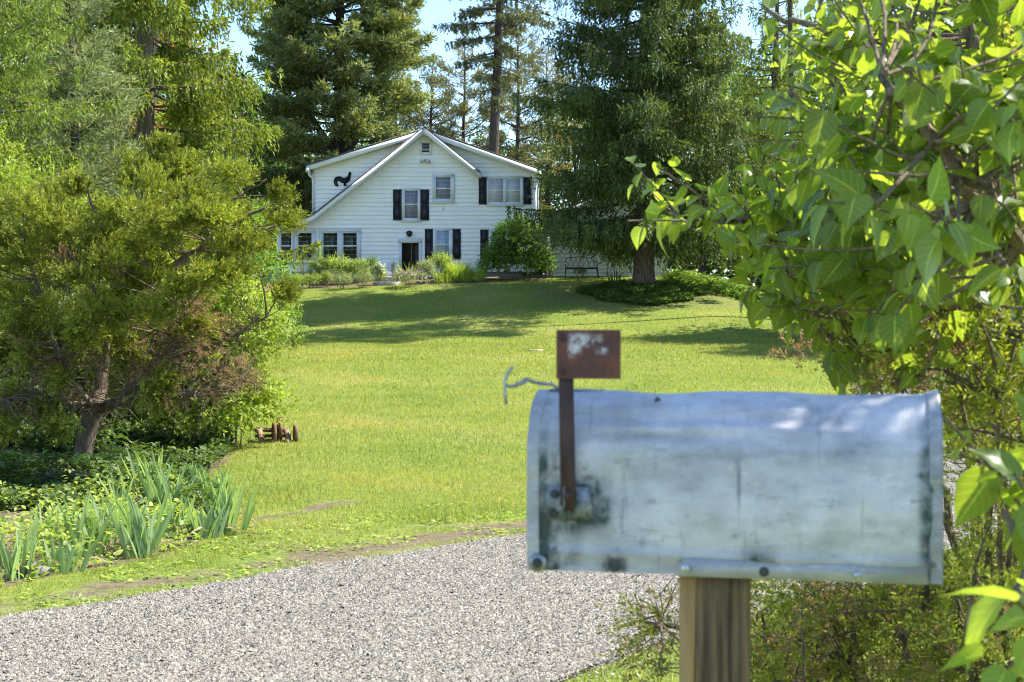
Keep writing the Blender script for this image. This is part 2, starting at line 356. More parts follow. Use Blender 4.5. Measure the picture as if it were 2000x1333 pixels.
def gravel():
    n = 640000
    y = 5.65 + (11.6 - 5.65) * rng.random(int(n * 1.75)) ** 1.2; x = rng.uniform(-1, 1, len(y)) * (y * .46 + .2)
    k = inside(x, y, DRIVE[::2]); de = np.minimum(pdist(x, y, FARS[::4]), pdist(x, y, NEARS[::4]))
    stray = (~k) & (de < .35) & (rng.random(len(x)) < .10 * np.exp(-de / .1))
    k |= stray
    x, y = x[k][:n], y[k][:n]; n = len(x)
    r = rng.gamma(3.5, .00085, n) + .0017
    base = np.array([[1, 0, -.25], [0, 1, -.25], [-1, 0, -.25], [0, -1, -.25], [0, 0, .8]], float)
    V = base[None] + rng.uniform(-.3, .3, (n, 5, 3))
    V *= (r[:, None] * rng.uniform(.7, 1.35, (n, 3)))[:, None, :] * np.array([1, 1, .8])
    a = rng.uniform(0, 2 * PI, n); ca, sa = np.cos(a)[:, None], np.sin(a)[:, None]
    tl = rng.normal(0, .35, (n, 2))
    vx = V[..., 0] * ca - V[..., 1] * sa; vy = V[..., 0] * sa + V[..., 1] * ca; vz = V[..., 2] + tl[:, :1] * vx + tl[:, 1:] * vy
    z = zg(x, y) + .02 + .02 * np.clip(de[k][:n] * 2, 0, 1) + r * .3 + rng.uniform(0, .003, n)
    V = np.stack([vx + x[:, None], vy + y[:, None], vz + z[:, None]], -1)
    f = np.array([[0, 1, 4], [1, 2, 4], [2, 3, 4], [3, 0, 4]])
    g = Geo(); g.add(V.reshape(-1, 3), (np.arange(n)[:, None, None] * 5 + f[None]).reshape(-1, 3))
    mt, nt, out = new_mat('gravel_stone')
    p = N(nt, 'ShaderNodeBsdfPrincipled', Roughness=0.75); p.inputs['Specular IOR Level'].default_value = 0.3
    ge = nt.nodes.new('ShaderNodeNewGeometry')
    rr = ramp(nt, [(0, (.04, .038, .038)), (.14, (.08, .075, .069)), (.30, (.142, .132, .115)), (.48, (.195, .177, .147)), (.62, (.235, .193, .143)), (.78, (.275, .25, .208)), (.95, (.335, .297, .243)), (1, (.48, .45, .40))], ge.outputs['Random Per Island'])
    nt.links.new(rr.outputs[0], p.inputs['Base Color']); nt.links.new(p.outputs[0], out.inputs[0])
    tag(g.build('gravel', mt), 'loose grey and tan gravel stones covering the near driveway', 'gravel', kind='stuff')
gravel()
HOUSE_EX = [(-9.5, 2.0, 62.6, 74), (1.5, 7.2, 62.2, 72)]
def grass():
    g = Geo()
    bands = [(7.0, 11, 2900, .036, .0048), (11, 15, 2300, .038, .006), (15, 22, 1250, .042, .008), (22, 32, 520, .048, .012), (32, 46, 230, .06, .018), (46, 63, 150, .065, .022)]
    for y0, y1, den, h, w in bands:
        xl0 = -(y1 * .37 + .5); xr0 = y1 * .37 + .5
        n = int(den * (y1 - y0) * (xr0 - xl0))
        x = rng.uniform(xl0, xr0, n); y = rng.uniform(y0, y1, n)
        s = soilmask(x, y); cl = vnoise(x, y, .22, 21) * .6 + vnoise(x, y, .07, 22) * .4
        inb = inside(x, y, BED) | inside(x, y, TOPBED)
        de = pdist(x, y, FARS[::3])
        k = (np.abs(x) < y * .365 + .3) & ~inside(x, y, DRIVE) & ~((inb) & (rng.random(n) > .06)) & (rng.random(n) > s * .95) & (y < 62.2)
        k &= (cl > .33 * np.clip((16 - y) / 5, 0, 1) * np.clip(1.6 - de, 0, 1) + .12)
        ov = ((x - 5.2) / 2.3) ** 2 + ((y - 55.9) / 1.7) ** 2
        k &= ov > 1
        x, y, cl, s = x[k], y[k], cl[k], s[k]; n = len(x)
        tall = 1 + 1.3 * np.clip((vnoise(x, y, .5, 30) - .62) * 4, 0, 1) * np.clip((15 - y) / 4, 0, 1) * (x < 0)
        L = h * rng.uniform(.55, 1.35, n) * tall * (1 - .45 * s)
        a = rng.uniform(0, 2 * PI, n); ln = rng.uniform(.15, 1.0, n)
        D = nrm(np.stack([np.cos(a) * ln, np.sin(a) * ln, np.ones(n)], 1))
        B = np.stack([x, y, zg(x, y) - .004], 1)
        b2 = rng.uniform(0, 2 * PI, n); S = np.stack([np.cos(b2), np.sin(b2), np.zeros(n)], 1)
        W = w * rng.uniform(.6, 1.3, n)
        V = np.stack([B - S * W[:, None] / 2, B + S * W[:, None] / 2, B + D * L[:, None]], 1)
        g.add(V.reshape(-1, 3), np.arange(n * 3).reshape(n, 3))
    # a little grass on the near verge under the mailbox
    n = 26000; x = rng.uniform(.1, 3.4, n); y = rng.uniform(5.6, 10, n)
    k = ~inside(x, y, DRIVE) & (pdist(x, y, NEARS[::2]) < 2.2) & (x > .15); x, y = x[k], y[k]; n = len(x)
    L = rng.uniform(.02, .06, n); a = rng.uniform(0, 2 * PI, n); ln = rng.uniform(.1, .9, n)
    D = nrm(np.stack([np.cos(a) * ln, np.sin(a) * ln, np.ones(n)], 1)); b2 = rng.uniform(0, 2 * PI, n)
    S = np.stack([np.cos(b2), np.sin(b2), np.zeros(n)], 1) * .0028; B = np.stack([x, y, zg(x, y)], 1)
    g.add(np.stack([B - S, B + S, B + D * L[:, None]], 1).reshape(-1, 3), np.arange(n * 3).reshape(n, 3))
    mt, nt, out = new_mat('grass_blade')
    ge = nt.nodes.new('ShaderNodeNewGeometry')
    r = ramp(nt, [(0, (.145, .185, .036)), (.35, (.205, .245, .046)), (.75, (.275, .31, .064)), (.93, (.35, .35, .10)), (1, (.46, .40, .21))], ge.outputs['Random Per Island'])
    nz = ramp(nt, [(.3, (.74, .88, .82)), (.5, (1, 1, 1)), (.7, (1.42, 1.12, 1.1))], noise(nt, .5, 4, .65))
    c = mixrgb(nt, r.outputs[0], nz.outputs[0], 1.0, 'MULTIPLY')
    st = ramp(nt, [(.35, (.86, .90, .9)), (.65, (1.1, 1.07, 1.05))], noise(nt, 1.1, 3, .6, vscale=(.22, 1, 1)))
    c = mixrgb(nt, c, st.outputs[0], 1.0, 'MULTIPLY')
    p = N(nt, 'ShaderNodeBsdfPrincipled', Roughness=.5); p.inputs['Specular IOR Level'].default_value = .3
    nt.links.new(c, p.inputs['Base Color'])
    t = nt.nodes.new('ShaderNodeBsdfTranslucent'); nt.links.new(mixrgb(nt, c, (1.7, 1.6, .8), 1.0, 'MULTIPLY'), t.inputs['Color'])
    mx = nt.nodes.new('ShaderNodeMixShader'); mx.inputs[0].default_value = .45
    nt.links.new(p.outputs[0], mx.inputs[1]); nt.links.new(t.outputs[0], mx.inputs[2]); nt.links.new(mx.outputs[0], out.inputs[0])
    tag(g.build('grass', mt), 'mown yellow-green lawn grass running up the slope to the house', 'grass', kind='stuff')
grass()
# ------------------------------------------------------------------ house
def ring(g, x0, z0, x1, z1, t, y0, y1, tb=None):
    tb = t if tb is None else tb; yc = (y0 + y1) / 2; dy = y1 - y0
    g.box(((x0 + x1) / 2, yc, z1 - t / 2), (x1 - x0, dy, t)); g.box(((x0 + x1) / 2, yc, z0 + tb / 2), (x1 - x0, dy, tb))
    g.box((x0 + t / 2, yc, (z0 + tb + z1 - t) / 2), (t, dy, z1 - t - z0 - tb)); g.box((x1 - t / 2, yc, (z0 + tb + z1 - t) / 2), (t, dy, z1 - t - z0 - tb))
    return g
M['siding'] = simple_mat('siding_paint', (.82, .82, .825), (.87, .868, .865), 1.5, .55, spec=.3)
M['siding_cream'] = simple_mat('siding_cream', (.76, .755, .74), (.82, .81, .79), 1.5, .55, spec=.3)
M['trim'] = simple_mat('trim_paint', (.62, .66, .72), (.68, .72, .77), 2, .5, spec=.3)
M['trim_white'] = simple_mat('trim_white', (.76, .77, .78), (.82, .82, .82), 2, .5, spec=.3)
M['shutter'] = simple_mat('shutter_paint', (.018, .02, .028), (.03, .032, .042), 4, .5)
M['roof'] = simple_mat('roof_shingle', (.07, .07, .075), (.13, .125, .12), 9, .9, bumps=.5)
M['black_iron'] = simple_mat('black_iron', (.012, .013, .016), (.03, .03, .034), 12, .5, metallic=.3)
M['interior'] = simple_mat('interior_dark', (.035, .028, .022), (.06, .05, .04), 3, .8)
M['door_inner'] = simple_mat('door_inner', (.10, .085, .07), (.16, .14, .12), 3, .7)
M['gutter'] = simple_mat('gutter_white', (.70, .71, .72), (.78, .78, .78), 3, .4)
M['louver'] = simple_mat('louver', (.03, .03, .035), (.05, .05, .055), 5, .7)
M['lamp_white'] = simple_mat('lamp_shell', (.45, .45, .42), (.6, .6, .56), 5, .4)
def pane_mat(name, c1, c2, vs=(14, 1, .6)):
    m, nt, out = new_mat(name)
    p = N(nt, 'ShaderNodeBsdfPrincipled', Roughness=.04); p.inputs['Specular IOR Level'].default_value = .5
    r = ramp(nt, [(.35, c1), (.65, c2)], noise(nt, 1.6, 3, .5, vscale=vs)); nt.links.new(r.outputs[0], p.inputs['Base Color'])
    nt.links.new(bump(nt, noise(nt, 2.5, 1), .04, .02), p.inputs['Normal'])
    nt.links.new(p.outputs[0], out.inputs[0]); return m
M['pane_curtain'] = pane_mat('pane_curtain', (.17, .18, .23), (.24, .25, .31))
M['pane_pale'] = pane_mat('pane_pale', (.42, .43, .50), (.50, .50, .57))
M['pane_blue'] = pane_mat('pane_blue', (.26, .34, .46), (.34, .42, .54))
M['pane_dark'] = pane_mat('pane_dark', (.014, .017, .012), (.045, .06, .03), (4, 1, 1.5))
HY = 63.0
def hx(px): return (px - 1000) / FPX * HY
def hz(py): return CAMZ - (py - 666.5) / FPX * HY
def lap_wall(g, xl, xr, zbs, ztop, zbot, y, lap=.192, out=.050, holes=()):
    """overlapping boards: every board leans out at its lower edge"""
    zs = sorted(set(list(np.arange(zbot, ztop, lap)) + [ztop]))
    for z0, z1 in zip(zs[:-1], zs[1:]):
        cuts = sorted([z0, z1] + [b for b in zbs if z0 + 1e-4 < b < z1 - 1e-4])
        for a, b in zip(cuts[:-1], cuts[1:]):
            spans = [(xl(a + 1e-5), xl(b - 1e-5), xr(a + 1e-5), xr(b - 1e-5))]
            for (h0, h1, hb, ht) in holes:
                if b > hb and a < ht:
                    l0, l1, r0, r1 = spans[-1]; spans = [(l0, l1, h0, h0), (h1, h1, r0, r1)]
            oa = out * (1 - (a - z0) / lap); ob = out * (1 - (b - z0) / lap)
            for l0, l1, r0, r1 in spans:
                if r0 - l0 < .02: continue
                v = [(l0, y - oa, a), (r0, y - oa, a), (r1, y - ob, b), (l1, y - ob, b)]
                g.add(v, [[0, 1, 2, 3]])
                if a == z0: g.add([(l0, y - oa, a), (r0, y - oa, a), (r0, y + .01, a), (l0, y + .01, a)], [[0, 3, 2, 1]])
def rake(g, pts, th, y0, y1):
    """board following (x,z) points, th thick downwards"""
    p = np.asarray(pts, float); q = p - np.array([0, th])
    g.prism(np.concatenate([p, q[::-1]]), y0, y1)
house = empty('house', (0, HY, hz(531)), 'white clapboard farmhouse with steep front gable and black shutters at the top of the lawn', 'house')
def hb(g, name, mat, parent=None, **k):
    """link a mesh modelled in world coordinates under the house"""
    o = g.build(name, mat, house if parent is None else parent, **k)
    return o
class Off:
    pass
_ho = np.array([0, HY, hz(531)])
def hpart(g, name, mat, parent=None, label=None):
    g.V = [v - _ho for v in g.V]
    o = g.build(name, mat, house if parent is None else parent)
    if label: o['label'] = label
    return o
zb = hz(531)
def interp_l(z):
    if z >= hz(421): return hx(np.interp(z, [hz(421), hz(331), hz(331) + .001, hz(259)], [613, 613, 611, 830]))
    return hx(np.interp(z, [zb, hz(446), hz(437), hz(421)], [541, 541, 575, 613]))
def interp_r(z): return hx(np.interp(z, [zb, hz(339), hz(259)], [1046, 1046, 830]))
g = Geo()
door = (hx(780), hx(823), zb - 1, hz(467))
lap_wall(g, interp_l, interp_r, [hz(446), hz(437), hz(421), hz(331), hz(339), hz(467)], hz(259), zb, HY - .002, holes=[door])
hpart(g, 'wall', M['siding'])
g = Geo(); o = [(541, 531), (541, 447), (575, 438), (612, 422), (613, 333), (830, 262), (1045, 341), (1045, 531)]
g.prism([(hx(a) + (.02 if a < 800 else -.02), hz(b)) for a, b in o], HY + .55, 72); hpart(g, 'wall', M['siding'])
g = Geo()
g.box((hx(542.5), HY + .28, (zb + hz(447)) / 2), (.12, .54, hz(447) - zb)); hpart(g, 'corner_board', M['trim_white'])
g = Geo(); g.box((hx(1046), HY + .26, (zb + hz(341)) / 2), (.14, .60, hz(341) - zb)); hpart(g, 'corner_board', M['trim_white'])
g = Geo(); g.box((hx(613.5), HY + .26, (hz(424) + hz(334)) / 2), (.14, .60, hz(334) - hz(424))); hpart(g, 'corner_board', M['trim_white'])
g = Geo(); g.box((hx(770), HY + .2, zb - .35), (hx(1046) - hx(541) - .1, .36, .7)); hpart(g, 'foundation', simple_mat('foundation', (.3, .3, .29), (.4, .4, .38), 4, .9))
# main roof and its rake boards
pk, el, er = (830, 256), (601, 326), (1055, 334.5)
g = Geo()
for e in (el, er):
    p = [(hx(pk[0]), hz(pk[1])), (hx(e[0]), hz(e[1]))]
    if e is er: p = p[::-1]
    rake(g, [(x, z + .05) for x, z in p], .07, HY - .50, 72.4)
hpart(g, 'roof', M['roof'])
for e in (el, er):
    g = Geo(); p = [(hx(pk[0]), hz(pk[1]) - .025), (hx(e[0]), hz(e[1]) - .025)]
    rake(g, p, .23, HY - .46, HY - .40)
    rake(g, [(p[0][0], p[0][1] - .16), (p[1][0], p[1][1] - .16)], .02, HY - .398, HY)
    hpart(g, 'rake_board', M['trim_white'])
# steep gable with bell-cast left eave
lp = [(830, 252.5), (617, 420.5), (604, 427), (575, 434), (541, 440)]
rp = [(830, 252.5), (939, 340)]
for pts in (lp, rp):
    p = [(hx(a), hz(b)) for a, b in pts]
    g = Geo(); rake(g, [(x, z + .035) for x, z in p], .06, HY - .66, HY - .004); hpart(g, 'roof', M['roof'])
    g = Geo(); rake(g, [(x, z - .03) for x, z in p], .24, HY - .62, HY - .56); rake(g, [(x, z - .22) for x, z in p], .02, HY - .558, HY); hpart(g, 'rake_board', M['trim_white'])
g = Geo(); p = [(hx(a), hz(b) + .03) for a, b in lp[1:]]; rake(g, p, .08, HY, 71); hpart(g, 'roof', M['roof'])
# gutters and downspouts
g = Geo(); g.box((hx(1052.5), 67.3, hz(344)), (.16, 9.9, .16)); g.box((hx(1054), HY - .3, hz(347)), (.20, .36, .26)); hpart(g, 'gutter', M['gutter'])
g = Geo(); g.tube([(hx(1054), HY - .2, hz(352)), (hx(1052), HY - .12, hz(362)), (hx(1050), HY - .1, hz(375)), (hx(1050), HY - .1, zb)], .05, 8); hpart(g, 'downspout', M['gutter'])
g = Geo(); g.box((hx(604), 67.3, hz(336)), (.14, 9.9, .13)); hpart(g, 'gutter', M['gutter'])
g = Geo(); g.tube([(hx(604), HY - .3, hz(338)), (hx(605), HY - .25, hz(344)), (hx(611), HY - .12, hz(349)), (hx(611.5), HY - .1, hz(356)), (hx(611.5), HY - .1, hz(420))], .04, 8); hpart(g, 'downspout', M['gutter'])
def window(cas, glasses, rail, pane, label=None, trim='trim', tw=3.0):
    x0, y0, x1, y1 = cas; g = Geo()
    X0, X1, Z0, Z1 = hx(x0), hx(x1), hz(y1), hz(y0)
    # casing: plate with openings is made of boxes around the glasses
    xs = [x0] + [v for gl in glasses for v in (gl[0] - tw / 2, gl[1] + tw / 2)] + [x1]
    gy0, gy1 = glasses[0][2] - tw / 2, glasses[0][3] + tw / 2
    g.box(((X0 + X1) / 2, HY - .055, (Z1 + hz(gy0)) / 2), (X1 - X0, .07, Z1 - hz(gy0)))
    g.box(((X0 + X1) / 2, HY - .055, (Z0 + hz(gy1)) / 2), (X1 - X0, .07, hz(gy1) - Z0))
    for a, b in zip(xs[::2], xs[1::2]):
        g.box((hx((a + b) / 2), HY - .055, (hz(gy0) + hz(gy1)) / 2), (hx(b) - hx(a), .07, hz(gy0) - hz(gy1)))
    g.box(((X0 + X1) / 2, HY - .085, Z0 - .03), (X1 - X0 + .06, .13, .05))
    w = hpart(g, 'window', M[trim], label=label)
    for gl, pm in zip(glasses, pane if isinstance(pane, list) else [pane] * len(glasses)):
        g = Geo(); s = tw / 2
        ring(g, hx(gl[0] - s), hz(gl[3] + s), hx(gl[1] + s), hz(gl[2] - s), hx(s) - hx(0), HY - .075, HY - .04)
        g.box((hx((gl[0] + gl[1]) / 2), HY - .06, hz(rail)), (hx(gl[1]) - hx(gl[0]), .05, .05)); hpart(g, 'sash', M['trim_white'], w)
        g = Geo(); g.box((hx((gl[0] + gl[1]) / 2), HY - .045, hz((gl[2] + gl[3]) / 2)), (hx(gl[1]) - hx(gl[0]), .012, hz(gl[2]) - hz(gl[3]))); hpart(g, 'pane', M[pm], w)
def shutter(x0, x1, y0, y1):
    g = Geo(); X0, X1, Z0, Z1 = hx(x0), hx(x1), hz(y1), hz(y0)
    ring(g, X0, Z0, X1, Z1, .055, HY - .075, HY - .03)
    zm = (Z0 + Z1) / 2; g.box(((X0 + X1) / 2, HY - .0525, zm), (X1 - X0 - .11, .045, .07))
    for a, b in ((Z0 + .055, zm - .035), (zm + .035, Z1 - .055)):
        g.box(((X0 + X1) / 2, HY - .048, (a + b) / 2), (X1 - X0 - .11, .036, b - a)); g.box(((X0 + X1) / 2, HY - .066, (a + b) / 2), (X1 - X0 - .19, .012, b - a - .09))
    hpart(g, 'shutter', M['shutter'])
window((785, 368, 821, 432), [(791, 816, 373, 427)], 400, 'pane_curtain', 'curtained sash window between two black shutters under the steep gable')
window((844, 340, 888, 395), [(852, 880, 347, 389)], 369, 'pane_curtain', 'sash window with wide pale casing and no shutters')
window((951, 345, 1022, 401), [(956, 983, 350, 396), (990, 1016, 350, 396)], 373, 'pane_pale', 'double sash window with pale curtains on the upper floor')
window((846, 446, 884, 506), [(853, 877, 452, 502)], 478, ['pane_blue'], 'sash window beside the front door')
window((955, 446, 993, 506), [(962, 986, 452, 502)], 478, ['pane_blue'], 'sash window half hidden by the round bush')
window((623, 447, 705, 513), [(632, 659, 456, 508), (671, 697, 456, 508)], 481, 'pane_dark', 'double sunroom window with dark panes')
window((575, 447, 617, 513), [(583, 609, 456, 508)], 481, 'pane_dark', 'single sunroom window with dark panes')
window((545, 447, 574, 513), [(550, 569, 456, 508)], 481, 'pane_dark', 'sunroom window next to the corner')
for s in ((768, 784.5, 371, 431), (821.5, 838, 371, 431), (935, 950.5, 347, 400), (1022.5, 1038, 347, 400), (830, 845.5, 448, 507), (884.5, 900, 448, 507), (938, 954, 449, 507), (994, 1010, 449, 507)):
    shutter(*s)
g = Geo(); ring(g, hx(820), hz(303), hx(843.5), hz(275), .1, HY - .09, HY - .03); v_ = hpart(g, 'vent', M['trim_white'])
g = Geo(); g.box((hx(831.7), HY - .035, hz(289)), (hx(840.5) - hx(823), .01, hz(278) - hz(300)))
hpart(g, 'vent_backing', M['louver'], v_)
g = Geo()
for k in range(6):
    z = hz(299) + (k + .5) * (hz(279) - hz(299)) / 6
    g.add([(hx(823.5), HY - .09, z - .04), (hx(840), HY - .09, z - .04), (hx(840), HY - .05, z + .01), (hx(823.5), HY - .05, z + .01)], [[0, 1, 2, 3]])
hpart(g, 'louver', simple_mat('louver_slat', (.16, .16, .17), (.22, .22, .23), 4), v_)
g = Geo()
for x0, x1 in ((779, 785), (818, 823)):
    g.box((hx((x0 + x1) / 2), HY - .02, (zb - .1 + hz(475)) / 2), (hx(x1) - hx(x0), .12, hz(475) - zb + .1))
g.box((hx(801), HY - .025, (hz(475) + hz(466)) / 2), (hx(824) - hx(778), .13, hz(466) - hz(475)))
fr = hpart(g, 'door_frame', M['trim'])
g = Geo(); g.box((hx(801), HY + .53, (zb + hz(474)) / 2), (hx(820) - hx(782), .02, hz(474) - zb)); hpart(g, 'doorway', M['interior'], fr)  # dark panel painted to stand for the unlit room inside
g = Geo(); g.box((hx(803), HY + .33, (zb + hz(475)) / 2), (.05, .36, hz(475) - zb - .04)); g.box((hx(813), HY + .46, (zb + hz(478)) / 2), (.22, .05, hz(478) - zb - .04)); hpart(g, 'door', M['door_inner'], label='dark front door standing open inwards')
g = Geo(); x, z = hx(800), hz(457)
g.box((x, HY - .05, z), (.10, .06, .2)); g.tube([(x, HY - .07, z + .08), (x, HY - .16, z + .14), (x, HY - .22, z + .10)], .015, 6)
g.tube([(x, HY - .22, z + .13), (x, HY - .22, z + .10), (x, HY - .22, z + .02), (x, HY - .22, z - .12), (x, HY - .22, z - .15)], [.01, .10, .15, .09, .03], 8); hpart(g, 'wall_lamp', M['black_iron'])
g = Geo(); x, z = hx(831), hz(315); g.box((x, HY - .05, z + .02), (.12, .07, .12))
for s in (-1, 1): g.tube([(x + s * .05, HY - .1, z), (x + s * .11, HY - .16, z - .02), (x + s * .16, HY - .27, z - .06)], [.03, .06, .085], 10)
hpart(g, 'floodlight', M['lamp_white'])
g = Geo(); x, z = hx(866), hz(411); g.tube([(x, HY - .02, z + .1), (x, HY - .09, z + .06), (x, HY - .09, z - .08)], .03, 6); hpart(g, 'cable_hook', M['lamp_white'])
# rooster silhouette ornament
ro = [(654.5, 363), (652.2, 357), (652.4, 351.5), (655.5, 347), (661, 345), (666, 345.8), (671, 348), (675, 347.5), (678.8, 345), (680.6, 341), (681, 338), (684, 336.2), (686, 338), (685.5, 341), (687, 342), (685, 343.8), (685, 349), (683, 354), (679.5, 357.2), (676.6, 358.5), (675.8, 360.5), (677.5, 363.6), (671.8, 363.8), (671.5, 358.6), (668, 358.2), (664.5, 355.5), (661.5, 353.2), (659.4, 354.2), (659, 357), (660.3, 360.5), (662, 363.8), (657.5, 365)]
g = Geo(); g.prism([(hx(a), hz(b)) for a, b in ro], HY - .075, HY - .045)
o_ = np.array([hx(668), HY - .06, hz(352)]); g.V = [v - o_ for v in g.V]
tag(g.build('rooster_ornament', M['black_iron'], loc=o_), 'black cut-out rooster hung on the white house wall', 'wall ornament')
# ------------------------------------------------------------------ outbuilding
AY = 62.4
def ax(px): return (px - 1000) / FPX * AY
def az(py): return CAMZ - (py - 666.5) / FPX * AY
annex = empty('outbuilding', (ax(1188), AY, az(537)), 'low white clapboard outbuilding behind the big spruce', 'outbuilding')
_ao = np.array([ax(1188), AY, az(537)])
def apart(g, name, mat, parent=None):
    g.V = [v - _ao for v in g.V]; return g.build(name, mat, annex if parent is None else parent)
g = Geo(); ab = az(540)
lap_wall(g, lambda z: ax(np.interp(z, [ab, az(425), az(372)], [1076, 1076, 1189])), lambda z: ax(np.interp(z, [ab, az(425), az(372)], [1301, 1301, 1189])), [az(425)], az(372), ab, AY, lap=.168)
apart(g, 'wall', M['siding_cream'])
g = Geo(); g.prism([(ax(a), az(b)) for a, b in ((1077, 540), (1077, 426), (1189, 374), (1300, 426), (1300, 540))], AY + .03, 71); apart(g, 'wall', M['siding_cream'])
for x in (1077, 1300):
    g = Geo(); g.box((ax(x), AY, (ab + az(426)) / 2), (.14, .12, az(426) - ab)); apart(g, 'corner_board', M['trim_white'])
for e in ((1066, 430), (1311, 430)):
    g = Geo(); rake(g, [(ax(1189), az(371) + .06), (ax(e[0]), az(e[1]) + .06)], .08, AY - .36, 71.3); apart(g, 'roof', M['roof'])
    g = Geo(); rake(g, [(ax(1189), az(371) - .025), (ax(e[0]), az(e[1]) - .025)], .2, AY - .33, AY - .27); apart(g, 'rake_board', M['trim_white'])
g = Geo(); ring(g, ax(1181), az(512), ax(1213), az(452), .13, AY - .09, AY - .02); w = apart(g, 'window', M['trim_white'])
g = Geo(); g.box((ax(1197), AY - .05, az(481)), (ax(1207) - ax(1187), .05, .05)); apart(g, 'sash', M['trim_white'], w)
g = Geo(); g.box((ax(1197), AY - .03, az(482)), (ax(1208) - ax(1186), .01, az(457) - az(508))); apart(g, 'pane', M['pane_dark'], w)
# ------------------------------------------------------------------ bench
BY = 61.0; bx0, bx1 = (1105 - 1000) / FPX * BY, (1166.5 - 1000) / FPX * BY
bz = zg1(2.9, BY) + .0
bench = empty('garden_bench', ((bx0 + bx1) / 2, BY, bz), 'black iron garden bench with pointed-arch back by the outbuilding wall', 'bench')
hw = (bx1 - bx0) / 2
g = Geo(); sh = .44
for y in np.linspace(-.22, .2, 8): g.box((0, y, sh), (hw * 2, .03, .025))
g.box((0, -.235, sh - .02), (hw * 2 + .02, .03, .07)); g.build('seat', M['black_iron'], bench)
g = Geo()
def top(x): return sh + .50 - .10 * (abs(x) / hw) ** 2.2
xx = np.linspace(-hw, hw, 21); g.tube([(x, .26, top(x)) for x in xx], .018, 6); g.tube([(-hw, .22, sh), (-hw, .26, top(hw))], .018, 6); g.tube([(hw, .22, sh), (hw, .26, top(hw))], .018, 6)
n_ = 6; w_ = hw * 2 / n_
for k in range(-1, n_):
    for s in (1, -1):
        x0 = -hw + (k + (0 if s > 0 else 2)) * w_
        pts = []
        for t in np.linspace(0, 1, 9):
            x = x0 + s * w_ * 1.0 * math.sin(t * PI / 2) ** 1.0 * 1.0; z = sh + (.49) * (1 - math.cos(t * PI / 2)) ** .55
            if abs(x) <= hw + .001 and z <= top(x): pts.append((x, .22 + .04 * (z - sh) / .5, z))
        if len(pts) > 2: g.tube(pts, .011, 5)
g.build('backrest', M['black_iron'], bench)
for sx in (-1, 1):
    g = Geo(); g.tube([(sx * hw, -.23, sh), (sx * (hw + .0), -.25, sh - .1), (sx * (hw + .02), -.25, .2), (sx * (hw + .05), -.28, 0)], [.028, .024, .018, .02], 6); g.build('leg', M['black_iron'], bench)
    g = Geo(); g.tube([(sx * hw, .2, sh), (sx * (hw + .01), .22, .2), (sx * (hw + .03), .28, 0)], [.024, .018, .018], 6); g.build('leg', M['black_iron'], bench)
    g = Geo(); g.tube([(sx * hw, .25, sh + .27), (sx * (hw + .04), .05, sh + .26), (sx * (hw + .04), -.2, sh + .23), (sx * (hw + .02), -.25, sh + .15), (sx * hw, -.23, sh)], .014, 6); g.build('armrest', M['black_iron'], bench)
# ------------------------------------------------------------------ stone steps, tan slab
M['stone'] = simple_mat('stone_grey', (.26, .24, .21), (.42, .39, .34), 6, .9, bumps=.7, bscale=14)
M['stone_dark'] = simple_mat('stone_dark', (.07, .066, .062), (.20, .185, .165), 16, .9, bumps=.9, bscale=22)
M['stone_tan'] = simple_mat('stone_tan', (.42, .31, .20), (.55, .42, .28), 8, .9, bumps=.5)
def slabthing(name, px, d, w, dep, h, mat, label, cat, dz=0, group=None, seed=1):
    x = (px - 1000) / FPX * d; z = zg1(x, d) + dz
    r = np.random.default_rng(seed); n = 14; a = np.arange(n) * 2 * PI / n
    k = (np.abs(np.cos(a)) ** 4 + np.abs(np.sin(a)) ** 4) ** -.25 * r.uniform(.9, 1.06, n)
    o2 = np.stack([np.cos(a) * k * w / 2, np.sin(a) * k * dep / 2], 1); g = Geo()
    b = np.concatenate([o2, np.full((n, 1), -.12)], 1); m1 = np.concatenate([o2, np.full((n, 1), h * .75)], 1); t = np.concatenate([o2 * .95, np.full((n, 1), h)], 1)
    i = np.arange(n); j = (i + 1) % n
    g.add(np.concatenate([b, m1, t]), [np.stack([i, j, j + n, i + n], 1), np.stack([i, j, j + n, i + n], 1) + n, (np.arange(n) + 2 * n)[None]])
    return tag(g.build(name, mat, loc=(x, d, z)), label, cat, group)
slabthing('stone_step', 757, 59.2, 1.0, .6, .12, M['stone'], 'lower flat stone step between the white and the pink flowers', 'step', seed=3)
slabthing('stone_step', 759, 60.1, .95, .6, .26, M['stone'], 'upper flat stone step leading to the front door', 'step', seed=4)
slabthing('flat_stone', 1045, 37.2, .42, .34, .035, M['stone_tan'], 'small flat tan stone lying in the open lawn', 'stone', seed=5)
def rock(px, py, d, s, label, seed, mat='stone_dark', rz=0):
    r = np.random.default_rng(seed); g = Geo(); nu, nv = 22, 13
    u = np.linspace(0, 2 * PI, nu, endpoint=False); v = np.linspace(.02, PI - .02, nv); U, Vv = np.meshgrid(u, v)
    d3 = np.stack([np.sin(Vv) * np.cos(U), np.sin(Vv) * np.sin(U), np.cos(Vv)], -1)
    k = np.ones(U.shape)
    for _ in range(9):
        nn = nrm(r.normal(size=3)); k = np.minimum(k, r.uniform(.62, .95) / np.maximum(d3 @ nn, .3))
    k *= 1 + .05 * np.sin(d3[..., 0] * 9 + seed) * np.cos(d3[..., 1] * 8)
    V = d3 * k[..., None] * np.asarray(s); i, j = np.meshgrid(np.arange(nv - 1), np.arange(nu), indexing='ij'); j2 = (j + 1) % nu
    g.add(V, np.stack([i * nu + j, (i + 1) * nu + j, (i + 1) * nu + j2, i * nu + j2], -1).reshape(-1, 4))
    x = (px - 1000) / FPX * d
    o = g.build('rock', M[mat], loc=(x, d, zg1(x, d) + s[2] * .25)); o.rotation_euler = (0, 0, rz)
    return tag(o, label, 'rock')
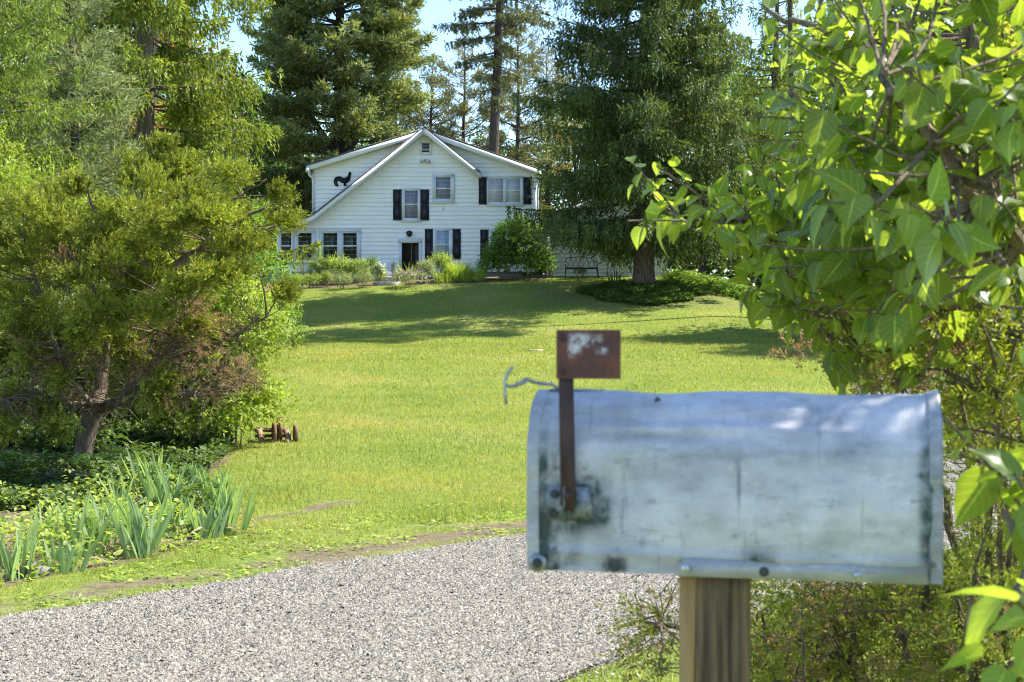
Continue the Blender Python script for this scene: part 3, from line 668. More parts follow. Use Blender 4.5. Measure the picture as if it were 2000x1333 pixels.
rock(62, 1124, 8.8, (.12, .09, .085), 'grey rough rock among the iris leaves at the edge of the bed', 3, rz=.35)
rock(120, 965, 13.6, (.34, .16, .12), 'dark flat rock in the shade left of the juniper trunk', 5, rz=.1)
rock(315, 1000, 12.0, (.22, .14, .10), 'dark rock behind the middle iris leaves', 8, rz=.3)
# ------------------------------------------------------------------ old iron reel mower
M['rust'] = simple_mat('rusty_iron', (.10, .052, .03), (.24, .13, .07), 14, .85, bumps=.6, bscale=50)
M['rust_pale'] = simple_mat('rusty_pale', (.17, .105, .058), (.29, .195, .115), 18, .85, bumps=.5, bscale=50)
MD = 17.3
mow = P(535, 868, MD); mow[2] = zg1(mow[0], MD) - .01
mower = empty('old_mower', mow, 'rusty iron old mower with small wheels lying on the lawn beside the leafy shrub', 'mower')
yaw = math.radians(15); axv = np.array([math.cos(yaw), math.sin(yaw), 0]); fwd = np.array([-math.sin(yaw), math.cos(yaw), 0])
def ml(px, py, dd=0): return P(px, py, MD + dd) - mow
def wheel(c, R, w):
    c = np.asarray(c); g = Geo(); n = 28; a = np.arange(n) * 2 * PI / n
    prof = [(R, -w / 2), (R * 1.0, w / 2), (R * .86, w / 2), (R * .86, -w / 2)]
    V = np.array([[c + axv * s + (fwd * math.cos(t) + np.array([0, 0, 1]) * math.sin(t)) * r for t in a] for r, s in prof]).reshape(-1, 3)
    f = []
    for q in range(4):
        for k in range(n): f.append([q * n + k, q * n + (k + 1) % n, ((q + 1) % 4) * n + (k + 1) % n, ((q + 1) % 4) * n + k])
    g.add(V, f)
    for k in range(5):
        t = k * 2 * PI / 5 + .3; dv = fwd * math.cos(t) + np.array([0, 0, 1]) * math.sin(t); g.tube([c + dv * .02, c + dv * R * .88], .012, 5)
    web = np.array([c + (fwd * math.cos(t) + np.array([0, 0, 1]) * math.sin(t)) * R * .87 - axv * w * .25 for t in a]); g.add(web, np.arange(n)[None])
    g.cyl(c - axv * w * .8, c + axv * w * .8, .028, 10); g.build('wheel', M['rust'], mower)
wheel(ml(535.5, 846, -.05), .125, .040); wheel(ml(546, 841, .16), .16, .040); wheel(ml(577, 848, .02), .11, .040)
def rod(name, a, b, r, mat='rust'):
    g = Geo(); g.cyl(a, b, r, 10); g.build(name, M[mat], mower)
rod('axle', ml(498, 840, .2), ml(565, 843, .28), .02); rod('axle', ml(498, 852, .05), ml(558, 851.5, .1), .022)
g = Geo(); g.tube([ml(486, 863, -.12), ml(520, 866, -.14), ml(559, 870, -.15), ml(579, 874, -.17)], [.02, .022, .022, .016], 10); g.build('axle', M['rust_pale'], mower)
g = Geo(); g.tube([ml(570, 868, 0), ml(584, 870, 0)], [.03, .02], 8); g.build('hub_sleeve', M['rust_pale'], mower); g = Geo(); g.tube([ml(529, 864, -.12), ml(534, 866, -.12)], .045, 10); g.build('hub_sleeve', M['rust_pale'], mower)
for px in (508, 561):
    g = Geo()
    g.tube([ml(px - 7, 841, .24), ml(px - 2, 843, .1), ml(px, 852, .02), ml(px + 1, 862, -.1), ml(px + 1, 871, -.14)], [.03, .032, .028, .026, .03], 8)
    g.tube([ml(px + 1, 838, .2), ml(px + 4, 850, .1), ml(px + 6, 861, -.05), ml(px + 3, 869, -.14)], .016, 7); g.build('side_frame', M['rust_pale'], mower)
g = Geo(); g.tube([ml(500, 837, .3), ml(560, 838, .36)], .012, 8); g.build('blade_bar', M['rust'], mower)
# ------------------------------------------------------------------ mailbox
def metal_mat():
    m, nt, out = new_mat('galvanised_metal')
    p = N(nt, 'ShaderNodeBsdfPrincipled', Roughness=.5, Metallic=.22); p.inputs['Specular IOR Level'].default_value = .5
    base = ramp(nt, [(.3, (.42, .398, .425)), (.5, (.575, .545, .565)), (.72, (.73, .69, .69))], noise(nt, 9, 5, .65))
    sm = ramp(nt, [(.42, gray(1)), (.62, (.42, .45, .44))], noise(nt, 7, 6, .72, vscale=(1, 1, 2.2)))
    c = mixrgb(nt, base.outputs[0], sm.outputs[0], .55, 'MULTIPLY')
    sc2 = ramp(nt, [(.57, gray(1)), (.63, (.45, .48, .5))], noise(nt, 60, 8, .8, vscale=(.25, 1, 1)))
    c = mixrgb(nt, c, sc2.outputs[0], .5, 'MULTIPLY')
    sc3 = ramp(nt, [(.60, (0, 0, 0)), (.66, (1, 1, 1))], noise(nt, 30, 9, .8, vscale=(.5, 1, .8)))
    m3 = nt.nodes.new('ShaderNodeMath'); m3.operation = 'MULTIPLY'; m3.inputs[1].default_value = .45; nt.links.new(sc3.outputs[0], m3.inputs[0])
    c = mixrgb(nt, c, (.80, .81, .84), m3.outputs[0])
    sp = ramp(nt, [(.60, gray(1)), (.70, (.22, .27, .26))], noise(nt, 28, 6, .75, vscale=(.5, 1, 1)))
    c = mixrgb(nt, c, sp.outputs[0], .75, 'MULTIPLY')
    dr = ramp(nt, [(.60, gray(1)), (.68, (.35, .38, .38))], noise(nt, 9, 5, .7, vscale=(9, 1, 1.1)))
    c = mixrgb(nt, c, dr.outputs[0], .5, 'MULTIPLY')
    ye = ramp(nt, [(.52, (0, 0, 0)), (.66, (1, 1, 1))], noise(nt, 6, 3, .6, vscale=(1, 1, 1.6)))
    mp = nt.nodes.new('ShaderNodeMath'); mp.operation = 'MULTIPLY'; mp.inputs[1].default_value = .17; nt.links.new(ye.outputs[0], mp.inputs[0])
    c = mixrgb(nt, c, (.44, .40, .27), mp.outputs[0])
    # dark green patina and other dark marks set by a painted-on wear attribute
    at = N(nt, 'ShaderNodeAttribute'); at.attribute_name = 'wear'
    md = nt.nodes.new('ShaderNodeMath'); md.operation = 'MULTIPLY'; nt.links.new(at.outputs['Fac'], md.inputs[0])
    wn = ramp(nt, [(.30, (.25, .25, .25)), (.58, (1, 1, 1))], noise(nt, 34, 5, .7)); nt.links.new(wn.outputs[0], md.inputs[1])
    c = mixrgb(nt, c, (.035, .06, .055), md.outputs[0])
    nt.links.new(c, p.inputs['Base Color'])
    rr = N(nt, 'ShaderNodeMapRange'); nt.links.new(noise(nt, 16, 4, .6), rr.inputs[0]); rr.inputs[3].default_value = .38; rr.inputs[4].default_value = .70
    nt.links.new(rr.outputs[0], p.inputs['Roughness'])
    nt.links.new(bump(nt, noise(nt, 20, 4, .6), .16, .006), p.inputs['Normal'])
    nt.links.new(p.outputs[0], out.inputs[0]); return m
M['metal'] = metal_mat()
M['flag_rust'] = simple_mat('flag_rust', (.045, .026, .024), (.085, .042, .034), 26, .7, metallic=.1, bumps=.25, bscale=80)
M['wire'] = simple_mat('wire_metal', (.22, .22, .22), (.42, .42, .41), 40, .4, metallic=.7)
M['dark_hole'] = simple_mat('dark_hole', (.03, .035, .035), (.07, .07, .065), 60, .8)
M['rivet'] = simple_mat('rivet_metal', (.42, .44, .45), (.62, .63, .62), 60, .35, metallic=.7)
M['post'] = simple_mat('post_wood', (.075, .046, .026), (.30, .195, .105), 14, .85, bumps=.9, vscale=(9, 9, .30), bscale=34)
M['post_bare'] = simple_mat('post_bare_wood', (.36, .20, .065), (.48, .29, .11), 14, .7, bumps=.4, vscale=(5, 5, .5))
MBZ = 1.170; mrot = -math.atan2(.104, .479)
mc = np.array([.276, 1.7685, MBZ])
mbox = empty('mailbox', mc, 'dented bluish-grey metal mailbox with a raised rusty flag on a wooden post', 'mailbox', rz=mrot)
mL, mA, mH = .476, .0805, .1355
prof = [(-mA, z) for z in np.linspace(0, mH, 26)] + [(-mA * math.cos(t), mH + mA * math.sin(t)) for t in np.linspace(0, PI, 40)[1:-1]] + [(mA, z) for z in np.linspace(mH, 0, 10)]
prof = np.array(prof); us = np.linspace(-mL / 2, mL / 2, 240)
Ux, K = np.meshgrid(us, np.arange(len(prof)), indexing='ij')
PY, PZ = prof[K, 0], prof[K, 1]
ang = np.arctan2(np.maximum(PZ - mH, 0), -PY)
ny = np.where(PZ > mH, -np.cos(ang), np.sign(PY)); nz_ = np.where(PZ > mH, np.sin(ang), 0)
gs = lambda u0, z0, su, sz: np.exp(-((Ux - u0) / su) ** 2 - ((PZ - z0) / sz) ** 2) * (PY < .02)
slant = PZ + .06 * (Ux + .05) ** 2 * np.sign(Ux + .05)
cr = lambda u0, z0, su, sz: np.exp(-((Ux - u0) / su) ** 2 - ((slant - z0) / sz) ** 2) * (PY < .02)
dis = 1.35 * (.0035 * cr(-.02, .176, .14, .004) - .0030 * cr(-.03, .187, .16, .005) + .0025 * cr(.03, .196, .12, .005) - .0026 * cr(-.06, .165, .09, .004) \
    - .002 * gs(.10, .195, .03, .012) + .0018 * gs(.15, .20, .02, .012) - .0016 * gs(.0, .10, .012, .05) - .0025 * gs(-.12, .10, .06, .04) + .0022 * gs(.13, .08, .09, .04) \
    + (vnoise(Ux, PZ, .07, 4) - .5) * .0035) + (vnoise(Ux, PZ, .025, 14) - .5) * .0010
dis += .0035 * np.exp(-((PZ - .0225) / .004) ** 2) * (PZ < .05)                        # rolled crease above the bottom edge
PY = PY + ny * dis; PZ2 = PZ + nz_ * dis
g = Geo(); n, m = Ux.shape; i, j = np.meshgrid(np.arange(n - 1), np.arange(m - 1), indexing='ij'); a = i * m + j
g.add(np.stack([Ux, PY, PZ2], -1), np.stack([a, a + m, a + m + 1, a + 1], -1).reshape(-1, 4))
body = g.build('body', M['metal'], mbox, smooth=True)
def mu(px, py):
    k = (px - 1000) / FPX; s = (k * 1.74 - .019) / (.479 + .104 * k); d = 1.74 - .104 * s
    return -.245 + .49 * s, CAMZ - (py - 666.5) / FPX * d - MBZ
spots = np.zeros(Ux.shape)
for px, py, a_, b_, k_ in ((1138, 985, 22, 28, 1.4), (1085, 985, 25, 30, .9), (1165, 960, 5, 20, .8), (1150, 935, 14, 5, .5), (1088, 915, 12, 5, .6), (1270, 980, 14, 6, .4), (1345, 955, 20, 8, .35), (1440, 895, 40, 7, .35), (1352, 893, 60, 4, .3), (1443, 945, 3.5, 45, .85), (1438, 905, 4, 14, .5), (1435, 1045, 8, 5, .6), (1500, 900, 30, 4, .35), (1700, 1020, 13, 10, .45), (1690, 868, 26, 3, .45), (1575, 985, 18, 7, .35),  # first entry: dark mark right of the flag stem's foot
                        (1805, 930, 12, 5, .7), (1815, 880, 9, 7, .6), (1700, 1045, 20, 2.5, .45), (1255, 1060, 5, 12, .35), (1205, 1075, 20, 7, .4), (1125, 1080, 25, 6, .4), (1090, 1060, 18, 8, .35), (1250, 850, 90, 2.5, .4), (1420, 838, 70, 2.5, .35), (1060, 790, 14, 5, .5), (1560, 785, 16, 4, .5), (1590, 800, 22, 4, .45), (1640, 820, 12, 10, .4), (1500, 815, 30, 3, .3), (1240, 790, 50, 2.2, .3)):
    u0_, z0_ = mu(px, py); spots = np.maximum(spots, k_ * np.exp(-((Ux - u0_) / (a_ * .00062)) ** 2 - ((PZ - z0_) / (b_ * .00062)) ** 2) * (PY < .03))
wear = np.zeros(Ux.shape)
def wg(u, z, su, sz, k): return k * np.exp(-((Ux - u) / su) ** 4 - ((PZ - z) / sz) ** 2) * (PY < .03)
wear = np.clip(wg(-.222, .045, .012, .075, 1.1) + wg(-.226, .11, .006, .06, .9) + wg(.228, .10, .012, .085, .95) + wg(.232, .03, .014, .04, .5) + wg(-.178, .085, .034, .030, 1.2) + wg(-.158, .072, .014, .016, 1.1)
               + wg(-.205, .06, .03, .035, .65) + wg(-.138, .009, .014, .010, 1.3) + wg(.038, .010, .014, .014, 1.3) + spots + wg(-.06, .008, .25, .012, .35) + wg(-.226, .012, .035, .016, .9) + wg(.1, .15, .2, .004, .25) + wg(-.1, .163, .07, .004, .25)
               + wg(.035, .018, .020, .02, .5), 0, 1.1)
def wear_attr(o, w): o.data.attributes.new('wear', 'FLOAT', 'POINT').data.foreach_set('value', np.asarray(w, np.float32).ravel())
wear_attr(body, wear)
def band(u0, u1, off, name, flare=0, wv=.35):
    g = Geo(); uu = np.linspace(u0, u1, 5); U2, K2 = np.meshgrid(uu, np.arange(len(prof)), indexing='ij')
    y, z = prof[K2, 0], prof[K2, 1]; zc = np.maximum(z - mH, 0); an = np.arctan2(zc, -y)
    a_, b_ = np.where(z > mH, -np.cos(an), np.sign(y)), np.where(z > mH, np.sin(an), 0)
    t = (U2 - u0) / (u1 - u0); d_ = off + flare * t + (vnoise(z * 3 + y, U2 * 0, .05, 7) - .5) * .003
    ip = np.stack([U2, y + a_ * (d_ * .3 - .002), z + b_ * (d_ * .3 - .002)], -1); op = np.stack([U2, y + a_ * d_, z + b_ * d_], -1)
    n, m = U2.shape; i, j = np.meshgrid(np.arange(n - 1), np.arange(m - 1), indexing='ij'); a = i * m + j; f = np.stack([a, a + m, a + m + 1, a + 1], -1).reshape(-1, 4)
    g.add(op, f); g.add(ip, f[:, ::-1])
    j = np.arange(m - 1); nn = n * m; e = (n - 1) * m
    g.Fs.append(np.stack([j + e, j + e + nn, j + 1 + e + nn, j + 1 + e], 1)); g.Fs.append(np.stack([j, j + 1, j + 1 + nn, j + nn], 1))
    o = g.build(name, M['metal'], mbox, smooth=True); wear_attr(o, np.full(len(o.data.vertices), wv)); return o
b1 = band(-.246, -.231, .0025, 'door_rim', 0, .25); b2 = band(.228, .243, .0015, 'back_rim', .0045, .45)
g = Geo(); g.prism([(y, z) for y, z in prof], 0, .002); V = np.concatenate(g.V); V = np.stack([V[:, 1], V[:, 0], V[:, 2]], 1); g.V = [V + np.array([-.244, 0, 0])]; o = g.build('door', M['metal'], mbox); wear_attr(o, np.full(len(o.data.vertices), .3))
g = Geo(); V2 = V.copy(); g.Fs = []; g.n = 0; g.V = []; k = len(prof); g.add(V2 + np.array([.237, 0, 0]), [np.arange(k)[None], (np.arange(k) + k)[None, ::-1]]); o = g.build('back_panel', M['metal'], mbox); wear_attr(o, np.full(len(o.data.vertices), .3))
g = Geo(); g.box((0, 0, .004), (mL - .01, mA * 2 - .006, .003)); o = g.build('floor_plate', M['metal'], mbox); wear_attr(o, np.full(8, .4))
# mounting flange along the lower edge, right of the post's left side
g = Geo(); pts = [(-.062, -.001), (-.062, .012), (-.055, .0205), (.226, .0205), (.226, -.001)]
g.prism(pts, -mA - .0030, -mA - .0018); o = g.build('flange', M['metal'], mbox); wear_attr(o, np.full(len(o.data.vertices), .12))
def disc(u, z, r, y, dep, name, mat, bulge=.5):
    g = Geo(); n = 18; a_ = np.arange(n) * 2 * PI / n; rr = [(r, 0), (r * .92, -dep * .6), (r * .55, -dep), (0.001, -dep * 1.05)]
    V = np.array([[(u + q * math.cos(t), y + s, z + q * math.sin(t)) for t in a_] for q, s in rr]).reshape(-1, 3)
    f = [[q * n + k, q * n + (k + 1) % n, (q + 1) * n + (k + 1) % n, (q + 1) * n + k] for q in range(3) for k in range(n)]
    g.add(V, f); return g.build(name, M[mat], mbox, smooth=True)
disc(-.0525, .0085, .0055, -mA - .0030, .004, 'rivet', 'rivet'); disc(.148, .0075, .0055, -mA - .0030, .004, 'rivet', 'rivet')
disc(-.232, .0095, .0115, -mA - .0035, .004, 'hinge_washer', 'wire'); disc(-.232, .0095, .0065, -mA - .0075, .004, 'rivet', 'dark_hole')
disc(-.138, .0085, .0075, -mA - .0015, .001, 'bolt_hole', 'dark_hole'); disc(.040, .0075, .0060, -mA - .0031, .002, 'bolt_hole', 'dark_hole')
# bracket, stem, flag
g = Geo(); g.prism([(-.222, .062), (-.222, .103), (-.170, .103), (-.170, .062)], -mA - .004, -mA - .002)
g.prism([(-.199, .060), (-.199, .104), (-.1965, .104), (-.1965, .060)], -mA - .013, -mA - .0041)
g.prism([(-.1964, .062), (-.1964, .103), (-.166, .097), (-.164, .066)], -mA - .0085, -mA - .0065)
o = g.build('flag_bracket', M['metal'], mbox); wear_attr(o, np.full(len(o.data.vertices), 1.0))
for u, z in ((-.211, .094), (-.213, .070)): disc(u, z, .0055, -mA - .004, .003, 'rivet', 'dark_hole')
g = Geo(); st = [(a_, b_) for a_, b_ in (mu(*q_) for q_ in ((1093, 700), (1122, 700), (1127, 985), (1121, 996), (1107, 996), (1098, 985)))]
g.prism(st, -mA - .0125, -mA - .0105); stem = g.build('flag_stem', M['flag_rust'], mbox)
g = Geo(); g.prism([(-.2068, .2345), (-.2068, .2935), (-.1290, .2935), (-.1285, .2345)], -mA - .0150, -mA - .0130)
def flag_mat():
    m, nt, out = new_mat('flag_paint'); p = N(nt, 'ShaderNodeBsdfPrincipled', Roughness=.65, Metallic=.1)
    b = ramp(nt, [(.32, (.045, .023, .022)), (.5, (.105, .036, .025)), (.7, (.19, .060, .030))], noise(nt, 24, 6, .7))
    at = N(nt, 'ShaderNodeAttribute'); at.attribute_name = 'wear'
    w = ramp(nt, [(.40, (0, 0, 0)), (.55, (1, 1, 1))], noise(nt, 75, 5, .75))
    md = nt.nodes.new('ShaderNodeMath'); md.operation = 'MULTIPLY'; nt.links.new(at.outputs['Fac'], md.inputs[0]); nt.links.new(w.outputs[0], md.inputs[1])
    nt.links.new(mixrgb(nt, b.outputs[0], (.55, .50, .52), md.outputs[0]), p.inputs['Base Color'])
    nt.links.new(bump(nt, noise(nt, 90, 4), .3, .002), p.inputs['Normal']); nt.links.new(p.outputs[0], out.inputs[0]); return m
fx = np.linspace(-.2068, -.1288, 60); fz = np.linspace(.2345, .2935, 46); FX, FZ = np.meshgrid(fx, fz, indexing='ij')
bw = .0012 * np.sin((FX + .2) * 40)
i, j = np.meshgrid(np.arange(59), np.arange(45), indexing='ij'); a = i * 46 + j; f = np.stack([a, a + 46, a + 47, a + 1], -1).reshape(-1, 4)
g = Geo(); g.add(np.stack([FX, -mA - .0152 + bw, FZ], -1), f); g.add(np.stack([FX, -mA - .0135 + bw, FZ], -1), f[:, ::-1])
flag = g.build('flag', flag_mat(), mbox)
wx = lambda u, z, su, sz: np.exp(-((FX - u) / su) ** 4 - ((FZ - z) / sz) ** 4)
wf = np.clip(wx(-.184, .277, .008, .011) + wx(-.173, .281, .010, .008) * .9 + wx(-.158, .283, .007, .005) * .6 + wx(-.152, .268, .007, .004) + wx(-.188, .266, .005, .006), 0, 1.1); wf = np.concatenate([wf.ravel(), wf.ravel()]); wear_attr(flag, wf)
for z in (.284, .243):
    g = Geo(); c = np.array([-.1985, -mA - .0152, z]); g.tube([c, c + np.array([0, -.002, 0]), c + np.array([0, -.0032, 0])], [.0042, .0038, .0015], 12); g.build('rivet', M['flag_rust'], flag)
g = Geo(); c = np.array([mu(1112, 966)[0], -mA - .0125, mu(1112, 966)[1]]); g.tube([c, c + np.array([0, -.002, 0]), c + np.array([0, -.0035, 0])], [.0055, .005, .002], 12); g.build('rivet', M['flag_rust'], stem)
# latch plate and bent wire on top
ca, sa = math.cos(-mrot), math.sin(-mrot)
def tl(p):
    v = np.asarray(p) - mc; return np.array([v[0] * ca - v[1] * sa, v[0] * sa + v[1] * ca, v[2]])
g = Geo(); g.prism([(-.232, mH + mA + .0005), (-.232, mH + mA + .003), (-.163, mH + mA + .0025), (-.163, mH + mA + .0005)], -.012, .012); lt = g.build('latch', M['wire'], mbox)
dw = 1.80
g = Geo(); g.tube([tl(P(a, b, dw)) for a, b in ((988.5, 790), (986, 770), (987, 752), (985, 746), (989, 735), (996, 724), (1002, 717))], .0021, 7)
g.tube([tl(P(a, b, dw)) for a, b in ((987, 752), (996, 755), (1008, 754), (1018, 748), (1026, 741), (1032, 742), (1042, 747), (1060, 750), (1080, 752), (1086, 757), (1100, 759))], .0023, 7)
g.tube([tl(P(a, b, dw)) for a, b in ((1006, 751), (1016, 750), (1028, 744))], .003, 6)
g.build('wire_hook', M['wire'], mbox)
# dirt speck on the roof of the box
g = Geo(); u_ = .081; g.tube([( -.094, -.042, mH + .0705), (-.0905, -.042, mH + .0735), (-.087, -.043, mH + .0715)], [.0015, .003, .0015], 8); g.build('rust_fleck', M['dark_hole'], mbox)
# post
pc = np.array([.2505, 1.752, 0.0]); pz = MBZ - .004
post = empty('mailbox_post', pc, 'weathered brown wooden post under the metal mailbox', 'post', rz=mrot + .02)
g = Geo(); hwp = .0415
o_ = [(-hwp + .016, -hwp), (hwp - .004, -hwp), (hwp, -hwp + .004), (hwp, hwp), (-hwp, hwp), (-hwp, -hwp + .010)]
zs_ = np.concatenate([np.linspace(-.3, .6, 5), np.linspace(.65, pz, 30)]); n = len(o_); rows = []
for z in zs_: rows.append([(x + .0007 * math.sin(z * 31 + y * 90), y + .0006 * math.sin(z * 23 + x * 120), z) for x, y in o_])
V = np.array(rows).reshape(-1, 3); f = [[r * n + k, r * n + (k + 1) % n, (r + 1) * n + (k + 1) % n, (r + 1) * n + k] for r in range(len(zs_) - 1) for k in range(n)]
g.add(V, [np.array(f), (np.arange(n) + (len(zs_) - 1) * n)[None]]); g.build('post_timber', M['post'], post)
g = Geo(); g.prism([(-hwp + .0005, .55), (-hwp + .0005, pz - .001), (-hwp + .0205, pz - .001), (-hwp + .018, 1.05), (-hwp + .0165, .9), (-hwp + .014, .75), (-hwp + .010, .55)], -hwp - .0018, -hwp + .012); g.build('bare_edge', M['post_bare'], post, )['label'] = 'pale split edge of the post'
# ------------------------------------------------------------------ conifers
def shape_spruce(t): return np.clip(1.0 - t, 0, 1) ** .72 * (.80 + .20 * np.minimum(1, t * 6))
def shape_broadpine(t): return np.sqrt(np.clip(1 - ((t - .30) / .72) ** 2, 0, 1)) * .95 + .03
def shape_tuft(t): return np.clip(np.sin(np.clip(t, 0, 1) * PI * .86 + .30), .15, 1)
def conifer(name, label, x, y, H, R, leaf, bark, tr=.3, crown0=1.5, spacing=.5, nper=5, slope=(-.25, .35), curve=.2, pend=.5, K=5, quad=(.16, .05),
            shape=shape_spruce, seed=1, tmin=.25, lean=(0, 0), node=.22, fullness=1.0, jit=.55, group=None, gapn=0.0, up=0.2, cat='tree', subang=55, zr=None, pw=1.0, rvar=(.68, 1.12), extra=None, sub=1.0):
    r = np.random.default_rng(seed)
    root = empty(name, (x, y, zg1(x, y) - .05), label, cat, group)
    zt = np.linspace(0, H, 14); k = zt / H
    path = np.stack([lean[0] * k + .12 * np.sin(k * 7 + seed) * k, lean[1] * k + .12 * np.cos(k * 6 + seed) * k, zt], 1)
    rad = tr * (1 - k) ** .8 + .015; rad[0] *= 1.45
    zz0 = np.array([0, .12, .35, .8]); extra_r = np.interp(zt, [0, .4, 1.2], [0, 0, 0])
    fine = np.concatenate([[0, .15, .35, .7, 1.2], zt[2:]]); pth = np.stack([np.interp(fine, zt, path[:, 0]), np.interp(fine, zt, path[:, 1]), fine], 1)
    rd = tr * (1 - fine / H) ** .8 + .015 + tr * .55 * np.exp(-fine / .35)
    g = Geo(); g.tube(pth, rd, 14); g.build('trunk', bark, root, smooth=True)
    gb = Geo(); Bs = []; Out = []; Pl = []
    z = crown0; az0 = r.uniform(0, 6.28)
    def at(zv): return np.array([np.interp(zv, zt, path[:, 0]), np.interp(zv, zt, path[:, 1]), zv])
    while z < H * .99:
        t = (z - crown0) / (H - crown0)
        for b in range(nper):
            if r.random() < gapn: continue
            az0 += 2.399 + r.normal(0, .35); zb_ = z + r.uniform(-.5, .5) * spacing
            L = R * float(shape(t)) * r.uniform(*rvar)
            if L < .12: L = .12
            sl = slope[0] * (1 - t) + slope[1] * t + r.normal(0, .09)
            o = np.array([math.cos(az0), math.sin(az0), 0]); tg = np.array([-o[1], o[0], 0])
            ts = np.linspace(0, 1, 7); p0 = at(min(max(zb_, .3), H * .995)); wob = r.normal(0, .06, 2) * L
            bp = lambda q: p0 + o * (L * q)[:, None] + np.array([0, 0, 1.0]) * (L * (sl * q + curve * q * q))[:, None] + tg * (wob[0] * np.sin(q * 3))[:, None]
            gb.tube(bp(ts), np.linspace(max(.012, tr * .20 * (L / R) ** .7), .006, 7), 4, cap=False)
            ns = max(2, int(L / node * fullness)); q = r.uniform(tmin, 1, ns) ** .85; c = bp(q)
            Bs.append(c); Out.append(np.repeat(o[None], ns, 0)); Pl.append(np.full(ns, 1.0))
            for s in (-1, 1):
                sl_ = np.minimum(.42 * L, (1 - q) * L * .55 + .22) * r.uniform(.5, 1.1, ns) * sub; nn = np.maximum(1, (sl_ / node * fullness).astype(int)); an = math.radians(subang)
                for ci, li, ni in zip(c, sl_, nn):
                    u = (np.arange(ni) + r.random(ni)) / ni; dv = o * math.cos(an) + tg * s * math.sin(an)
                    Bs.append(ci + dv * (li * u)[:, None] + np.array([0, 0, -1.0]) * (.10 * li * u * u)[:, None] * (1 if pend else -1.5)); Out.append(np.repeat(nrm(dv)[None], ni, 0)); Pl.append(np.full(ni, .9))
        z += spacing * (1 - .35 * t)
    if extra:
        for pts, rr_, cl in extra:          # big leaning limbs: points, radius, (clump spread, n)
            pts = np.array(pts, float); gb.tube(resample(pts, 12), np.linspace(rr_, rr_ * .3, 12), 7)
            q = resample(pts, 60)[18:]; m = cl[1]; ii = r.integers(0, len(q), m)
            dv = nrm(r.normal(size=(m, 3)) * np.array([1, 1, .5])); Bs.append(q[ii] + dv * r.uniform(.2, 1, m)[:, None] * cl[0]); Out.append(dv); Pl.append(np.ones(m))
    gb.build('branches', bark, root)
    B = np.concatenate(Bs); O = np.concatenate(Out); n = len(B)
    g = Geo()
    if pend:
        pl = pend * r.uniform(.25, 1.15, n) ** 1.3
        for kk in range(K):
            f = (kk + r.random(n) * .6) / K
            pos = B + np.stack([r.normal(0, .03, n), r.normal(0, .03, n), -pl * f], 1)
            D = nrm(O * r.uniform(.05, .8, n)[:, None] + np.array([0, 0, -1.0]) * r.uniform(.5, 1.1, n)[:, None] + r.normal(0, jit * .6, (n, 3)))
            S = rand_perp(D); rhomb(g, pos, D, S, quad[0] * r.uniform(.7, 1.3, n), quad[1] * r.uniform(.7, 1.3, n) * pw)
        for kk in range(2):
            D = nrm(O + np.array([0, 0, .15]) + r.normal(0, .5, (n, 3))); rhomb(g, B, D, rand_perp(D), quad[0] * r.uniform(.7, 1.3, n), quad[1] * 1.2)
    else:
        for kk in range(K):
            D = nrm(O * .7 + np.array([0, 0, up]) + r.normal(0, jit, (n, 3)))
            pos = B + r.normal(0, quad[0] * .35, (n, 3)); rhomb(g, pos, D, rand_perp(D), quad[0] * r.uniform(.7, 1.35, n), quad[1] * r.uniform(.7, 1.3, n))
    g.build('foliage', leaf, root)
    return root
def xat(px, d): return (px - 1000) / FPX * d
conifer('spruce_tree', 'big dark spruce with hanging twigs on the lawn in front of the outbuilding', xat(1257, 57), 57.0, 27, 5.9, M['spruce_dark'], M['bark_spruce'], tr=.40, crown0=2.25, spacing=.54, nper=6, sub=.88, slope=(-.30, .2), curve=.22,
        pend=.75, K=6, quad=(.17, .055), seed=5, tmin=.15, node=.19, gapn=.12, lean=(.5, 0), shape=lambda t: np.clip(1 - t, 0, 1) ** .5, rvar=(.6, 1.05))
conifer('pine_tree', 'slim tall tree trunk at the drive bend between the spruces and the lilac', xat(1552, 53.0), 53.0, 25, 3.7,  M['pine_thin'], M['bark_pine'], tr=.11, crown0=13.5, spacing=.7, nper=5, slope=(-.05, .4), curve=.1, pend=0, K=7, quad=(.26, .08), seed=14, lean=(-.9, -3.2), node=.28, jit=.65, up=.3, shape=shape_broadpine, tmin=.25, gapn=.15)
conifer('spruce_tree', 'second hanging spruce behind and to the right of the big one', xat(1515, 67), 67.0, 17, 3.6, M['spruce_olive'], M['bark_spruce'], tr=.3, crown0=2.2, spacing=.55, nper=5, slope=(-.3, .2), curve=.2, pend=.7, K=5, quad=(.2, .06), seed=8, node=.3)
conifer('spruce_tree', 'olive green spruce with long drooping branches behind the juniper', xat(287, 38), 38.0, 26, 4.9, M['spruce_olive'], M['bark_spruce'], tr=.26, crown0=1.2, spacing=.80, nper=7, sub=.6, slope=(-.22, .3), curve=.20, pend=.62, K=6, quad=(.15, .046),
        seed=21, node=.14, tmin=.12, shape=lambda t: np.clip(1 - t, 0, 1) ** .5, rvar=(.55, 1.0), gapn=.06)
conifer('spruce_tree', 'bright yellow-green spruce cut off at the left edge', xat(-60, 27), 27.0, 15, 3.3, M['spruce_yellow'], M['bark_spruce'], tr=.22, crown0=.4, spacing=.50, nper=6, slope=(-.35, .35), curve=.22, pend=.32, K=6, quad=(.10, .026), seed=31, node=.12, tmin=.12, sub=.7)
